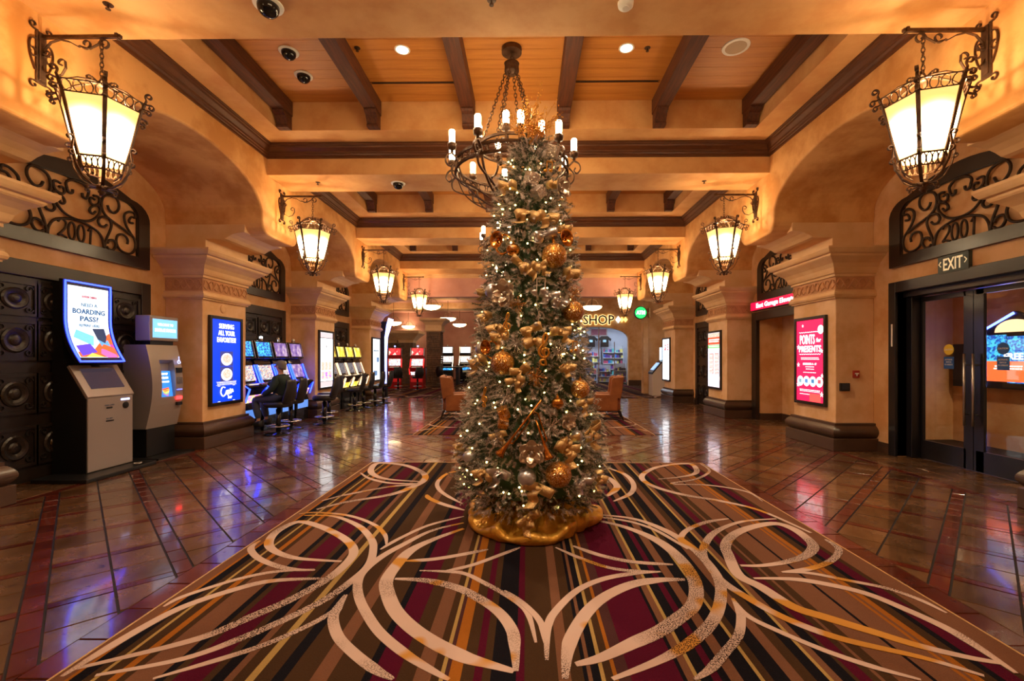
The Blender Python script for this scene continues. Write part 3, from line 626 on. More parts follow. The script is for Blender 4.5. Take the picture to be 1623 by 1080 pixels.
# ---- wall bracket: plate on the fascia, arm reaching out along +X, scrolls under it (origin: centre of the plate on the wall)
def bracket(label, loc, rz):
    t = thing('wall_bracket', label, 'bracket', loc, rz, 'scrolled iron lantern brackets')
    MB().box(0, .018, -.045, .045, -.27, .2).box(.018, .03, -.03, .03, -.24, .19).build('back_plate', 'bronze_iron', t, bevel=.006)
    sc = MB()
    for s in (-1, 1):
        for zc, k in ((.2, 1), (-.26, -1)):
            sc.strap([(.012, s*y, z) for y, z in [(.03, zc)]+[(.03+yy, zc+k*zz) for yy, zz in curl(.035, .035, .035, .012, -90, 230, 12)]], .018, .008, (1, 0, 0))
        sc.strap([(.012, s*y, z) for y, z in smoothpath([(.04, .12), (.085, .1), (.1, .03), (.085, -.07), (.05, -.16)], 4) and [(p.x, p.y) for p in smoothpath([(.04, .12), (.085, .1), (.1, .03), (.085, -.07), (.05, -.16)], 4)]], .018, .008, (1, 0, 0))
        sc.strap([(.012, s*y, z) for y, z in curl(.075, -.02, .045, .015, 90, 400, 12)], .018, .008, (1, 0, 0))
    sc.build('plate_scroll', 'bronze_iron', t)
    MB().box(.02, .69, -.013, .013, .145, .172).build('arm', 'bronze_iron', t)
    MB().box(.69, .715, -.022, .022, .136, .181).box(.715, .735, -.014, .014, .145, .172).build('arm_tip', 'bronze_iron', t)
    f = MB()
    f.strap([(x, 0, z) for x, z in [(.03, -.02), (.05, .05), (.1, .11), (.18, .135), (.27, .115), (.35, .07)]+curl(.42, .095, .05, .02, 200, 560, 18)], .02, .007, (0, 1, 0))
    f.strap([(x, 0, z) for x, z in [(.37, .075), (.45, .05), (.53, .09)]+curl(.585, .085, .05, .015, 130, -230, 16)], .02, .007, (0, 1, 0))
    f.strap([(x, 0, z) for x, z in [(.03, -.1), (.06, -.16), (.13, -.2), (.2, -.18), (.235, -.12), (.23, -.06)]+curl(.195, -.075, .04, .015, 20, 300, 12)], .02, .007, (0, 1, 0))
    f.strap([(x, 0, z) for x, z in [(.03, .0)]+curl(.065, .015, .035, .012, 200, 560, 14)], .02, .007, (0, 1, 0))
    f.build('arm_scroll', 'bronze_iron', t)
    return t
# ---- hexagonal lantern (origin: bottom finial), hangs on a chain from the arm
def lantern(label, loc, rz):
    t = thing('hanging_lantern', label, 'lantern', loc, rz, 'hexagonal iron wall lanterns')
    hexp = lambda r, z, k: (r*math.cos(PI/3*k), r*math.sin(PI/3*k), z)
    RB, RT, ZB, ZT = .175, .29, .3, .78
    pane = MB(); a, b, c, d = [Vector(v) for v in (hexp(RB, ZB, 0), hexp(RB, ZB, 1), hexp(RT, ZT, 1), hexp(RT, ZT, 0))]; n = (b-a).cross(d-a).normalized()*.004
    pane.add([a-n, b-n, c-n, d-n, a+n, b+n, c+n, d+n], [(3, 2, 1, 0), (4, 5, 6, 7), (0, 1, 5, 4), (1, 2, 6, 5), (2, 3, 7, 6), (3, 0, 4, 7)])
    me = pane.mesh('glass_pane', 'lantern_glass')
    for k in range(6):
        o = bpy.data.objects.new('glass_pane', me); COL.objects.link(o); o.parent = t; o.rotation_euler = (0, 0, PI/3*k)
    fr = MB()
    for k in range(6):
        tang = (-math.sin(PI/3*k), math.cos(PI/3*k), 0)
        fr.strap([hexp(RB+.006, ZB-.01, k), hexp(RT+.006, ZT+.01, k), hexp(.325, .87, k)], .03, .01, tang)
        fr.strap([hexp(RB-.01, ZB-.01, k), hexp(.15, .2, k), hexp(.09, .14, k)], .018, .008, tang)
        for r, z in ((RB, ZB), (RT, ZT), (.32, .87), (.15, .2)): fr.tube([hexp(r, z, k), hexp(r, z, k+1)], .007, 4)
    fr.build('frame', 'bronze_iron', t)
    def panelrings(r0, z0, r1, z1, n, rad):
        for k in range(6):
            cr = MB(); cr.tube([hexp(r0, z0, k), hexp(r0, z0, k+1)], .006, 4); cr.tube([hexp(r1, z1, k), hexp(r1, z1, k+1)], .006, 4); a0, b0 = Vector(hexp(r0, z0, k)), Vector(hexp(r0, z0, k+1)); a1, b1 = Vector(hexp(r1, z1, k)), Vector(hexp(r1, z1, k+1))
            for i in range(n):
                f = (i+.5)/n; p = a0.lerp(b0, f); q = a1.lerp(b1, f); c = (p+q)/2; u = (b0-a0).normalized(); v = (q-p).normalized()
                cr.tube([c+u*(rad*math.cos(s))+v*((q-p).length*.48*math.sin(s)) for s in [2*PI*j/10 for j in range(10)]], .006, 3, closed=True)
            cr.build('gallery_scroll', 'bronze_iron', t)
    panelrings(RT, ZT, .32, .87, 4, .032); panelrings(RB, ZB-.005, .152, .2, 4, .02)
    for k in range(6):
        sc = MB(); A = PI/3*k; ca, sa = math.cos(A), math.sin(A); tang = (-sa, ca, 0)
        put = lambda L: [(r*ca, r*sa, z) for r, z in L]
        sc.strap(put([(.03, 1.0), (.1, .985), (.19, .95), (.27, .89), (.31, .86)]), .024, .008, tang)
        sc.strap(put([(.32, .86), (.335, .9)]+curl(.355, .935, .03, .012, 200, -160, 12)), .024, .008, tang)
        sc.strap(put([(.32, .87), (.35, .86)]+curl(.37, .835, .028, .01, 110, -240, 12)), .024, .008, tang)
        sc.strap(put([(.315, .82), (.335, .81)]+curl(.35, .785, .024, .01, 110, -240, 10)), .024, .008, tang)
        sc.strap(put([(.04, 1.0), (.08, 1.02)]+curl(.1, 1.0, .022, .008, 130, -200, 10)), .02, .008, tang)
        sc.build('crown_scroll', 'bronze_iron', t); sc = MB()
        sc.strap(put([(.02, .07), (.08, .08), (.15, .13), (.2, .22), (.225, .33), (.215, .41)]+curl(.24, .42, .027, .01, 190, -140, 10)), .024, .008, tang)
        sc.strap(put([(.212, .27)]+curl(.225, .3, .025, .01, 230, 520, 10)), .024, .008, tang)
        sc.strap(put([(.03, .07), (.09, .06)]+curl(.1, .04, .02, .008, 90, -220, 10)), .02, .008, tang)
        sc.build('cage_scroll', 'bronze_iron', t)
    MB().lathe([(0, 0), (.012, .005), (.03, .03), (.016, .045), (.045, .06), (.05, .085), (.02, .095), (0, .1)], 10).build('finial', 'bronze_iron', t, smooth=True)
    MB().lathe([(0, .97), (.04, .97), (.045, 1.0), (.02, 1.02), (.014, 1.04), (0, 1.045)], 10).build('hub', 'bronze_iron', t, smooth=True)
    chain(MB(), (0, 0, 1.03), (0, 0, 1.43), .055, .0045, .014).build('chain', 'bronze_iron', t)
    lamp('POINT', 'lantern_bulb', (0, 0, .81), LANT_W, (1, .72, .44), .025, t)
    return t
brk = lan = None
for k in range(4):
    for sd in (-1, 1):
        nm = ['nearest', 'second', 'third', 'farthest'][k]; s = 'left' if sd < 0 else 'right'
        bl, ll = 'scrolled iron bracket holding the %s lantern on the %s' % (nm, s), 'lit hexagonal iron lantern, %s from the camera on the %s side' % (nm, s)
        b_loc, l_loc = (sd*FX, PY[k], 4.22), (sd*(FX-.56), PY[k], 2.955)
        rz = 0 if sd < 0 else PI
        if brk is None: brk, lan = bracket(bl, b_loc, rz), lantern(ll, l_loc, .3)
        else: dup(brk, b_loc, rz, bl); dup(lan, l_loc, .3 if sd < 0 else -.3, ll)
for sd in (-1, 1):  # unseen lantern pair with brackets, added beside the camera to light the near area
    s = 'left' if sd < 0 else 'right'; yy = PIER0-L_
    dup(brk, (sd*FX, yy, 4.22), 0 if sd < 0 else PI, 'scrolled iron bracket of the lantern added out of view beside the camera on the %s' % s); dup(lan, (sd*(FX-.56), yy, 2.955), .3, 'lit hexagonal iron lantern added for light, out of view beside the camera on the %s' % s)
# ---- arched grille with the date, over each bay (origin on the wall at bay centre, faces +X)
def archpts(ins, z0):
    hw = 1.14-ins; zs = 3.62; r = .33-ins*.6; top = 4.06-ins
    R = [(hw, z0), (hw, zs)]+[(hw-r+r*math.cos(a), zs+(.26-ins*.3)*math.sin(a)) for a in np.linspace(.15, PI/2, 6)]
    R += [((hw-r)*(1-s), zs+(.26-ins*.3)+(top-zs-(.26-ins*.3))*math.sin(PI/2*s)) for s in np.linspace(.12, 1, 6)]
    return [(y, z) for y, z in R]+[(-y, z) for y, z in R[::-1][1:]]
def grille(label, loc, rz, flip=1):
    t = thing('arched_grille', label, 'grille', loc, rz, 'arched iron grilles dated 2001')
    o, i = archpts(0, 2.88), archpts(.2, 3.04); n = len(o); fr = MB()
    fr.loft([[(x, *o[k]) for k in range(n)] for x in (.0, .06)], caps=False)
    vs = [(.06, *p) for p in o]+[(.06, *p) for p in i]+[(.005, *p) for p in i]
    fr.add(vs, [(k, (k+1) % n, n+(k+1) % n, n+k) for k in range(n)]+[(n+k, n+(k+1) % n, 2*n+(k+1) % n, 2*n+k) for k in range(n)])
    fr.build('frame', 'frame_wood', t)
    fi = MB()
    fi.tube([(.035, *p) for p in i]+[(.035, *i[0])], .014, 4); fi.build('inner_bead', 'frame_wood', t)
    MB().prism(i, .002, .006, 'x').build('panel', 'plaster_wall', t)
    for key, pts in GR.items():
        for s in (1, -1):
            P = [(.045, p.x, p.y) for p in smoothpath([(s*a, b) for a, b in pts], 4)]
            MB().tube(P, .017, 6).build('scroll_bar', 'iron', t, smooth=True)
    for s in (1, -1):
        P = [(.045, p.x, p.y) for p in smoothpath([(0, 3.84), (s*.08, 3.83), (s*.15, 3.77), (s*.14, 3.7)]+[(s*(.1+.04*math.cos(a)), 3.69+.04*math.sin(a)) for a in (0, -1.2, -2.4, -3.6)], 4)]
        MB().tube(P, .017, 6).build('scroll_bar', 'iron', t, smooth=True)
    D = {'2': [(-.05, .17), (-.03, .2), (.01, .21), (.05, .18), (.04, .12), (-.01, .06), (-.05, .02), (-.01, .03), (.06, .01)], '0': [(.045*math.cos(a), .105+.1*math.sin(a)) for a in np.linspace(0, 2*PI, 13)], '1': [(-.03, .16), (.01, .2), (.005, .1), (.0, .005)]}
    for k, ch in enumerate('2001'):
        y = flip*(-.2+.125*k)
        MB().tube([(.045, y+flip*p.x, 3.045+p.y*1.12) for p in smoothpath(D[ch], 4)], .014, 6).build('date_numeral', 'iron', t, smooth=True)
    return t
gl_ = None
GN = ['above the carved door behind the kiosks', 'above the first slot machine bank', 'above the farther slot machine bank']
GNR = ['above the glass exit doors', 'above the red elevator sign', 'above the far carved door on the right']
for k in range(3):
    for sd in (-1, 1):
        lab = 'arched dark frame with iron scrolls and 2001, '+(GN if sd < 0 else GNR)[k]; loc, rz = (sd*WX, BY[k], 0), 0 if sd < 0 else PI
        if gl_ is None: gl_ = grille(lab, loc, rz)
        else: dup(gl_, loc, rz, lab)
# ---- carved double doors
def carved_door(name, loc, rz):
    o = MB()
    for y0, y1, z0, z1 in ((-1.15, -.98, 0, 2.66), (.98, 1.15, 0, 2.66), (-.98, .98, 2.47, 2.66)): o.box(0, .07, y0, y1, z0, z1)
    d = struct(o.build(name, 'frame_wood', bevel=.008)); d.location = loc; d.rotation_euler = (0, 0, rz)
    pan = MB().box(.03, .036, -.24, .24, -.24, .24)
    for a in ((-.24, -.2, -.24, .24), (.2, .24, -.24, .24), (-.2, .2, -.24, -.2), (-.2, .2, .2, .24)): pan.box(.03, .055, *a)
    pan.add(*[(m.v, m.f) for m in [MB().lathe([(.06, 0), (.13, 0), (.15, .012), (.13, .025), (.1, .02), (.07, .008), (.055, .022), (.03, .03), (0, .032)], 20)]][0], Matrix.Translation((.034, 0, 0)) @ Matrix.Rotation(PI/2, 4, 'Y'))
    for sy in (-1, 1):
        for sz in (-1, 1):
            pan.tube([(.045, sy*y, sz*z) for y, z in curl(.145, .145, .045, .012, 0, 420, 14)], .009, 4)
    me = pan.mesh('carved_panel', 'dark_wood')
    for s in (-1, 1):
        lf = MB().box(.005, .03, min(s*.004, s*.975), max(s*.004, s*.975), .02, 2.465).build('door_leaf', 'dark_wood', d)
        for z in (.45, 1.08, 1.71, 2.16 if False else 2.06):
            for yy in (.27, .73):
                q = bpy.data.objects.new('carved_panel', me); COL.objects.link(q); q.parent = lf; q.location = (0, s*yy, z if z != 2.06 else 2.2)
                if z == 2.06: q.scale = (1, 1, .85)
        MB().tube([(.03, s*.06, 1.0), (.07, s*.06, 1.02), (.07, s*.06, 1.28), (.03, s*.06, 1.3)], .01, 6).build('door_handle', 'bronze_iron', lf)
    return d
for i, (sd, k) in enumerate(((-1, 0), (-1, 1), (-1, 2), (1, 2))): carved_door('door_%d' % (i+1), (sd*WX, BY[k], 0), 0 if sd < 0 else PI)
# ---- chandeliers (origin: bottom finial)
def chandelier(label, loc):
    t = thing('chandelier', label, 'chandelier', loc, 0, 'round iron candle chandeliers')
    z0 = loc[2]; Z = lambda z: z-z0
    MB().lathe([(0, Z(5.44)), (.13, Z(5.44)), (.13, Z(5.5)), (0, Z(5.5))], 24).build('canopy', 'bronze_iron', t)
    chain(MB(), (0, 0, Z(5.44)), (0, 0, Z(5.3))).build('chain', 'bronze_iron', t)
    MB().lathe([(0, Z(5.17)), (.08, Z(5.18)), (.095, Z(5.2)), (.09, Z(5.29)), (.1, Z(5.3)), (.0, Z(5.31))], 18).build('hub', 'bronze_iron', t, smooth=True)
    for k in range(6):
        a = PI/3*k+.2; chain(MB(), (.07*math.cos(a), .07*math.sin(a), Z(5.2)), (.4*math.cos(a), .4*math.sin(a), Z(4.2)), .06, .006, .018).build('chain', 'bronze_iron', t)
    rg = MB(); R = .72
    for r, z, h in ((R, 3.86, .012), (R, 3.97, .012), (.42, 4.2, .02)):
        rg.tube([(r*math.cos(2*PI*i/40), r*math.sin(2*PI*i/40), Z(z)) for i in range(40)], .02, 4, closed=True)
    rg.build('ring', 'bronze_iron', t)
    rs = MB()
    for i in range(34):
        a = 2*PI*i/34; u = Vector((-math.sin(a), math.cos(a), 0)); c = Vector((R*math.cos(a), R*math.sin(a), Z(3.915)))
        rs.tube([c+u*(.055*math.cos(s))+Vector((0, 0, .05*math.sin(s))) for s in [2*PI*j/10 for j in range(10)]], .009, 4, closed=True)
    rs.build('ring_scroll', 'bronze_iron', t)
    cup = MB().lathe([(0, -.06), (.02, -.05), (.018, -.02), (.05, -.01), (.055, .05), (.048, .055), (.048, .03), (0, .03)], 14).mesh('candle_cup', 'bronze_iron', True)
    can = MB().lathe([(0, .03), (.036, .03), (.038, .2), (.03, .215), (0, .218)], 14).mesh('candle', 'candle_glass', True)
    def arm(a, L, base):
        ca, sa = math.cos(a), math.sin(a)
        MB().strap([(p.x*ca, p.x*sa, Z(p.y)) for p in smoothpath(L, 4)], .028, .013, (-sa, ca, 0)).build('arm', 'bronze_iron', t)
        if base:
            c = bpy.data.objects.new('candle_cup', cup); COL.objects.link(c); c.parent = t; c.location = (base[0]*ca, base[0]*sa, Z(base[1]))
            d = bpy.data.objects.new('candle', can); COL.objects.link(d); d.parent = c
    for k in range(10):
        a = 2*PI*k/10+PI/2+.16
        arm(a, [(.04, 3.42), (.25, 3.42), (.45, 3.5), (.62, 3.64), (.7, 3.8), (.73, 3.92), (.8, 3.99)], (.8, 4.05))
        arm(a, [(.8, 3.99), (.86, 3.95), (.88, 3.88), (.84, 3.83), (.8, 3.86), (.82, 3.9)], None)
        arm(a, [(.74, 3.9), (.8, 3.82), (.78, 3.72), (.66, 3.66), (.5, 3.62), (.3, 3.52), (.14, 3.46), (.06, 3.5), (.09, 3.55)], None)
    for k in range(5):
        a = 2*PI*k/5+PI/2+.5
        arm(a, [(.72, 3.97), (.62, 4.05), (.5, 4.05), (.42, 4.12), (.42, 4.2)], (.42, 4.25))
        arm(a, [(.42, 4.2), (.34, 4.22), (.3, 4.16), (.34, 4.12), (.38, 4.15)], None)
    MB().lathe([(0, 0), (.02, .01), (.05, .06), (.03, .09), (.07, .12), (.08, .16), (.03, .2), (0, .21)], 14).build('finial', 'bronze_iron', t, smooth=True)
    return t
ch = chandelier('iron ring chandelier with glass candles, nearest, behind the tree top', (-.03, 5.87, 3.36))
dup(ch, (-.03, 5.87+L_, 3.36), 0, 'iron candle chandelier in the second bay, mostly hidden by the tree')
dup(ch, (-.03, 5.87+2*L_, 3.36), 0, 'iron candle chandelier in the third bay, behind the tree')
dup(ch, (-.03, 5.87-L_, 3.36), 0, 'iron candle chandelier added for light, out of view above the camera')  # unseen chandelier, added to light the near bay
# ================================================================ DISPLAYS ON THE PILLARS
def panelbox(mb, x0, x1, y0, y1, z0, z1): return mb.box(x0, x1, y0, y1, z0, z1)
def disc(mb, y, z, ry, rz, x, n=20):
    mb.prism([(y+ry*math.cos(2*PI*i/n), z+rz*math.sin(2*PI*i/n)) for i in range(n)], x-.002, x, 'x'); return mb
def display(label, loc, rz, screen, w=.88, h=1.55):
    t = thing('poster_display', label, 'poster screen', loc, rz, 'lit poster screens on the pillars')
    f = .055; fr = MB()
    for a in ((-w/2, -w/2+f, 0, h), (w/2-f, w/2, 0, h), (-w/2+f, w/2-f, 0, f), (-w/2+f, w/2-f, h-f, h)): fr.box(0, .05, *a)
    fr.build('frame', 'dark_wood', t, bevel=.006)
    MB().box(.005, .03, -w/2+f, w/2-f, f, h-f).build('screen', screen, t)
    return t
def part(t, name, m, fn):
    b = MB(); fn(b); return b.build(name, m, t)
wht = lambda s=2.2: E((1, .97, .95), s)
def lines(b, y0, y1, zs, th=.006, x=.033, gaps=7):
    r = random.Random(int(zs[0]*1000))
    for z in zs:
        y = y0+r.uniform(0, .02)
        while y < y1-.02:
            l = r.uniform(.02, .06); b.box(x-.002, x, y, min(y1, y+l), z, z+th); y += l+.012
X1 = WX-.62
# left, nearest: blue dining advert
t = display('blue lit poster reading SERVING ALL YOUR FAVORITES beside the kiosks', (-X1, PY[1]-.02, .68), 0, E((.0, .035, .62), 1.5))
part(t, 'lettering', wht(), lambda b: [text(b, s, 0, z, .085, .034, .012, w) for s, z, w in (('SERVING', 1.34, .4), ('ALL YOUR', 1.22, .44), ('FAVORITES!', 1.1, .5))])
for z in (.81, .54):
    part(t, 'photo', E((.04, .05, .25), 1), lambda b: b.box(.03, .034, -.17, .17, z-.13, z+.13))
    part(t, 'plate', wht(1.5), lambda b: disc(b, 0, z-.01, .15, .11, .036)); part(t, 'dish', 'food', lambda b: disc(b, 0, z, .11, .08, .038))
part(t, 'small_print', wht(1.6), lambda b: (lines(b, -.26, .26, (.36, .385), .01), b.box(.031, .033, -.27, .27, .345, .348), b.box(.031, .033, -.27, .27, .405, .408)))
def script_logo(b):
    S_ = smoothpath([(-.05, .3), (-.12, .31), (-.16, .22), (-.1, .15), (-.03, .19), (0, .25), (.02, .17), (.05, .25), (.06, .18), (.1, .27), (.11, .19), (.15, .26), (.17, .21)], 4)
    b.tube([(.034, p.x, p.y) for p in S_], .01, 4); text(b, 'bar', .09, .1, .06, .034, .02)
    for a in ((-.2, .06), (.2, .06), (-.2, .33), (.2, .33)): b.box(.03, .033, a[0]-.03, a[0]+.03, a[1], a[1]+.005)
part(t, 'logo', wht(), script_logo)
# left, second: white drinks menu
t = display('white lit drinks menu poster between the slot machine banks', (-X1, PY[2], .68), 0, E((.85, .95, 1), 2.0))
part(t, 'banner', E((.6, .5, .55), 1.2), lambda b: (b.box(.03, .033, -.38, .38, 1.36, 1.49), b.box(.03, .033, -.38, .38, .06, .2)))
part(t, 'rule', 'black', lambda b: (b.box(.03, .0335, -.38, .38, 1.345, 1.36), b.box(.03, .0335, -.38, .38, .2, .212)))
part(t, 'small_print', E((.3, .3, .32), .8), lambda b: (lines(b, -.18, .18, (1.22, 1.0, .94, .9), .012), b.box(.03, .034, -.03, .02, 1.1, 1.16)))
for y in (-.22, 0, .22):
    for z0, z1, m in ((.5, .72, 'food'), (.27, .47, 'sunset_screen')): part(t, 'photo', m, lambda b: b.box(.03, .034, y-.09, y+.09, z0, z1))
# left, third: pale advert
t = display('pale blue lit poster on the farthest left pillar', (-X1, PY[3], .68), 0, E((.8, .95, 1), 2.2))
part(t, 'lettering', E((.1, .15, .25), .6), lambda b: (text(b, 'JTV', -.05, 1.3, .09, .034), lines(b, -.3, .3, (1.08, 1.05), .03)))
part(t, 'photo', E((.1, .2, .4), 1), lambda b: (b.box(.03, .034, .05, .3, .68, .85), b.box(.03, .034, -.3, .1, .2, .38)))
# right, nearest: red gift promotion
t = display('red lit poster reading POINTS for PRESENTS by the fire alarm', (X1, PY[1]+.05, .68), PI, E((.78, .01, .07), 1.6))
def wave(b, z, a=.3):
    b.tube([(.034, -a+2*a*i/40, z+.007*math.sin(i*1.6)) for i in range(41)], .004, 3)
part(t, 'lettering', wht(2.4), lambda b: (text(b, 'POINTS', -.07, 1.07, .17, .034, .0, .42), text(b, 'for', .25, 1.1, .07, .034, .01), text(b, 'PRESENTS', 0, .93, .11, .034, .015, .62), wave(b, 1.28), wave(b, .89)))
part(t, 'small_print', wht(1.6), lambda b: (lines(b, -.26, .26, (.82, .795), .012), text(b, 'DECEMBER 4 - 17', 0, .7, .035, .034, .02, .38), lines(b, -.12, .12, (.66, .62), .012), lines(b, -.2, .2, (.56,), .012), lines(b, -.3, .3, (.25, .225, .17), .012)))
part(t, 'badge', wht(2.2), lambda b: disc(b, .3, 1.31, .075, .075, .034))
for y, m in ((-.27, E((.2, .4, .5), 1)), (-.09, E((.1, .25, .6), 1)), (.09, E((.05, .2, .45), 1)), (.27, E((.8, .1, .15), 1))):
    part(t, 'bubble', wht(2.0), lambda b: disc(b, y, .41, .09, .09, .034)); part(t, 'prize_picture', m, lambda b: b.box(.034, .037, y-.04, y+.04, .38, .45))
def star(b, y, z, r): b.prism([(y+(r if i % 2 else r*.4)*math.sin(PI*i/5), z-(r if i % 2 else r*.4)*math.cos(PI*i/5)) for i in range(10)], .031, .034, 'x')
part(t, 'star', wht(1.6), lambda b: [star(b, *a) for a in ((-.33, 1.02, .05), (.33, .94, .04), (-.33, .7, .045), (.34, .52, .04), (-.34, .34, .05), (.33, .2, .05), (-.2, 1.4, .03))])
part(t, 'gift_box_picture', E((.9, .06, .05), 1.8), lambda b: b.box(.03, .0335, .0, .3, .06, .2))
# right, second: menu screen
t = display('red, green and white menu poster on the second right pillar', (X1, PY[2]+.14, .68), PI, E((.8, .74, .95), 1.5))
part(t, 'header', E((.85, .09, .04), 1.3), lambda b: b.box(.03, .033, -.38, .38, 1.18, 1.4)); part(t, 'photo', 'food', lambda b: b.box(.03, .034, -.38, .38, 1.38, 1.49))
part(t, 'green_bar', E((.12, .6, .08), 1.2), lambda b: b.box(.03, .033, -.38, .38, 1.09, 1.17))
part(t, 'lettering', wht(), lambda b: (lines(b, -.33, .33, (1.3, 1.25, 1.12), .025, .035)))
part(t, 'menu_column', E((.8, .25, .2), 1.0), lambda b: (b.box(.03, .032, -.3, -.03, .4, .95), b.box(.03, .032, .05, .3, .4, .95)))
part(t, 'small_print', wht(1.8), lambda b: [lines(b, y, y+.22, [.42+.04*k for k in range(13)], .018, .034) for y in (-.28, .07)])
part(t, 'footer', wht(2.4), lambda b: b.box(.03, .034, -.36, .36, .25, .34))
# right, third
t = display('white lit poster with a red figure on the farthest right pillar', (X1, PY[3]+.28, .68), PI, E((.9, .95, 1), 2.2))
part(t, 'lettering', E((.75, .03, .05), 1.2), lambda b: (text(b, '$15', .05, 1.1, .22, .034, .03), lines(b, -.25, .25, (.92, .88), .02)))
part(t, 'small_print', E((.3, .4, .5), .8), lambda b: lines(b, -.3, .3, (.3, .26, .22), .012))
# small fittings on pillars
t = thing('wall_speaker', 'small round cream speaker above the blue poster', 'speaker', (-X1, 7.98, 2.37))
T = Matrix.Rotation(PI/2, 4, 'Y')
MB().lathe([(.05, 0), (.075, 0), (.075, .012), (.05, .018)], 20, T=T).build('rim', 'plaster_light', t); MB().lathe([(0, .005), (.05, .005), (.05, .012), (0, .012)], 20, T=T).build('grille', 'cast_stone', t)
t = thing('fire_alarm', 'small red fire alarm pull station on the right pillar', 'fire alarm', (5.52, PY[1]-.58, 1.24))
MB().box(-.05, .05, -.03, 0, -.06, .06).build('body', 'red_plastic', t, bevel=.006); MB().box(-.03, .03, -.04, -.03, .0, .02).box(-.008, .008, -.04, -.03, -.03, .0).build('pull_handle', 'white_metal', t)
t = thing('wall_box', 'black square card reader box below the fire alarm', 'wall box', (5.33, PY[1]-.58, 1.03))
MB().box(-.075, .075, -.045, 0, -.065, .065).build('body', 'black', t, bevel=.008); MB().box(-.055, .055, -.05, -.045, -.045, .05).build('cover', mat('dark_blue_grey', (.03, .035, .05), .3), t)
t = thing('power_outlet', 'small beige outlet low on the second right pillar', 'outlet', (X1, PY[2]-.28, .5)); MB().box(-.008, 0, -.035, .035, -.055, .055).build('plate', 'cast_stone', t); MB().box(-.011, -.008, -.015, .015, -.04, -.008).box(-.011, -.008, -.015, .015, .008, .04).build('socket', 'relief', t)
# ================================================================ KIOSKS
t = thing('boarding_pass_kiosk', 'grey kiosk with tall curved blue-rimmed screen reading NEED A BOARDING PASS', 'kiosk', (-5.33, 5.95, 0))
MB().prism([(.26, -.6), (.26, .42), (.2, .5), (-.42, .5), (-.42, -.6)], 0, .05, 'z').build('base', 'black', t, bevel=.01)
MB().prism([(-.45, .05), (-.012, .05), (-.012, .985), (-.25, 1.38), (-.3, 1.44), (-.35, 2.45), (-.45, 2.45)], -.325, .325, 'y').build('body', 'black', t)
MB().box(-.02, 0, -.315, .335, .06, .99).build('front_panel', 'kiosk_grey', t, bevel=.006)
desk = MB().prism([(0, .99), (.012, 1.01), (-.23, 1.41), (-.26, 1.39), (-.03, .99)], -.325, .345, 'y').build('desk', 'kiosk_grey', t, bevel=.004)
MB().prism([(-.045, 1.105), (-.04, 1.115), (-.19, 1.365), (-.2, 1.36)], -.22, .25, 'y').build('touch_screen', mat('dim_screen', (.02, .016, .022), .1, emit=(.2, .14, .2), strength=.12), desk)
MB().prism([(-.205, 1.385), (-.2, 1.39), (-.215, 1.405), (-.22, 1.4)], -.05, .06, 'y').build('camera_slot', 'black', desk)
def kcurve(z): # forward offset of the curved screen at height z above the floor
    s = (z-1.44)/1.06; return -.09-.21*(1-(1-min(1, s/.55))**2) if s < .55 else -.3+.0*(s-.55)
def ksheet(mb, y0, y1, z0, z1, dx, th=.02, n=14):
    rows = []
    for i in range(n+1):
        z = z0+(z1-z0)*i/n; x = kcurve(z)+dx; rows.append([(x, y0, z), (x, y1, z), (x-th, y1, z), (x-th, y0, z)])
    mb.loft(rows); return mb
ksheet(MB(), -.33, .33, 1.44, 2.5, 0, .05).build('screen_housing', 'black', t)
sc = ksheet(MB(), -.275, .275, 1.51, 2.43, .008, .006).build('screen', E((.82, .95, 1), 1.25), t)
rim = [(-.31, z) for z in np.linspace(1.46, 2.48, 14)]+[(-.31+.62*i/6, 2.48) for i in range(1, 7)]+[(.31, z) for z in np.linspace(2.48, 1.46, 14)][1:]+[(.31-.62*i/6, 1.46) for i in range(1, 6)]
MB().tube([(kcurve(z)+.01, y, z) for y, z in rim], .011, 6, closed=True).build('light_rim', E((.02, .04, 1), 5), t)
def ktext(b, s, y, z, h, bold, width):
    q = MB(); text(q, s, y, z, h, 0, bold, width); b.add([(kcurve(v[2])+.012+v[0], v[1], v[2]) for v in q.v], q.f)
def kpoly(b, pts, k=0):
    P = [(kcurve(z)+.0105+.0012*k, y, z) for y, z in pts]; Q = [(p[0]-.001, p[1], p[2]) for p in P]; n = len(P)
    b.add(Q+P, [tuple(range(n, 2*n)), tuple(range(n))[::-1]]+[(i, (i+1) % n, n+(i+1) % n, n+i) for i in range(n)])
def kp(m, polys, k=0, name='card_picture'):
    b = MB(); [kpoly(b, p, k) for p in polys]; b.build(name, m, sc)
part(sc, 'lettering', E((.0, .1, .3), .5), lambda b: (ktext(b, 'BOARDING', 0, 2.08, .062, .018, .44), ktext(b, 'PASS?', 0, 1.985, .062, .018, .25)))
part(sc, 'small_lettering', E((.0, .12, .3), .5), lambda b: (ktext(b, 'NEED A', 0, 2.175, .045, 0, .22), ktext(b, 'REPRINT HERE', 0, 1.91, .036, 0, .28)))
part(sc, 'logo', E((.4, .01, .06), .7), lambda b: ktext(b, 'STATION CASINOS', 0, 2.29, .028, .01, .2))
kp(E((.75, .12, .03), 1.2), [[(-.27, 1.515), (.27, 1.515), (.27, 1.66), (.1, 1.72), (-.05, 1.6), (-.27, 1.58)], [(.1, 1.72), (.27, 1.66), (.27, 1.84), (.2, 1.8)]], 0, 'ground_picture')
kp(E((.15, .5, .75), 1.3), [[(-.25, 1.77), (-.19, 1.87), (.03, 1.79), (-.02, 1.66)]], 1); kp(E((.02, .04, .1), 1), [[(.03, 1.89), (.2, 1.9), (.21, 1.76), (.16, 1.7), (.07, 1.75)]], 1)
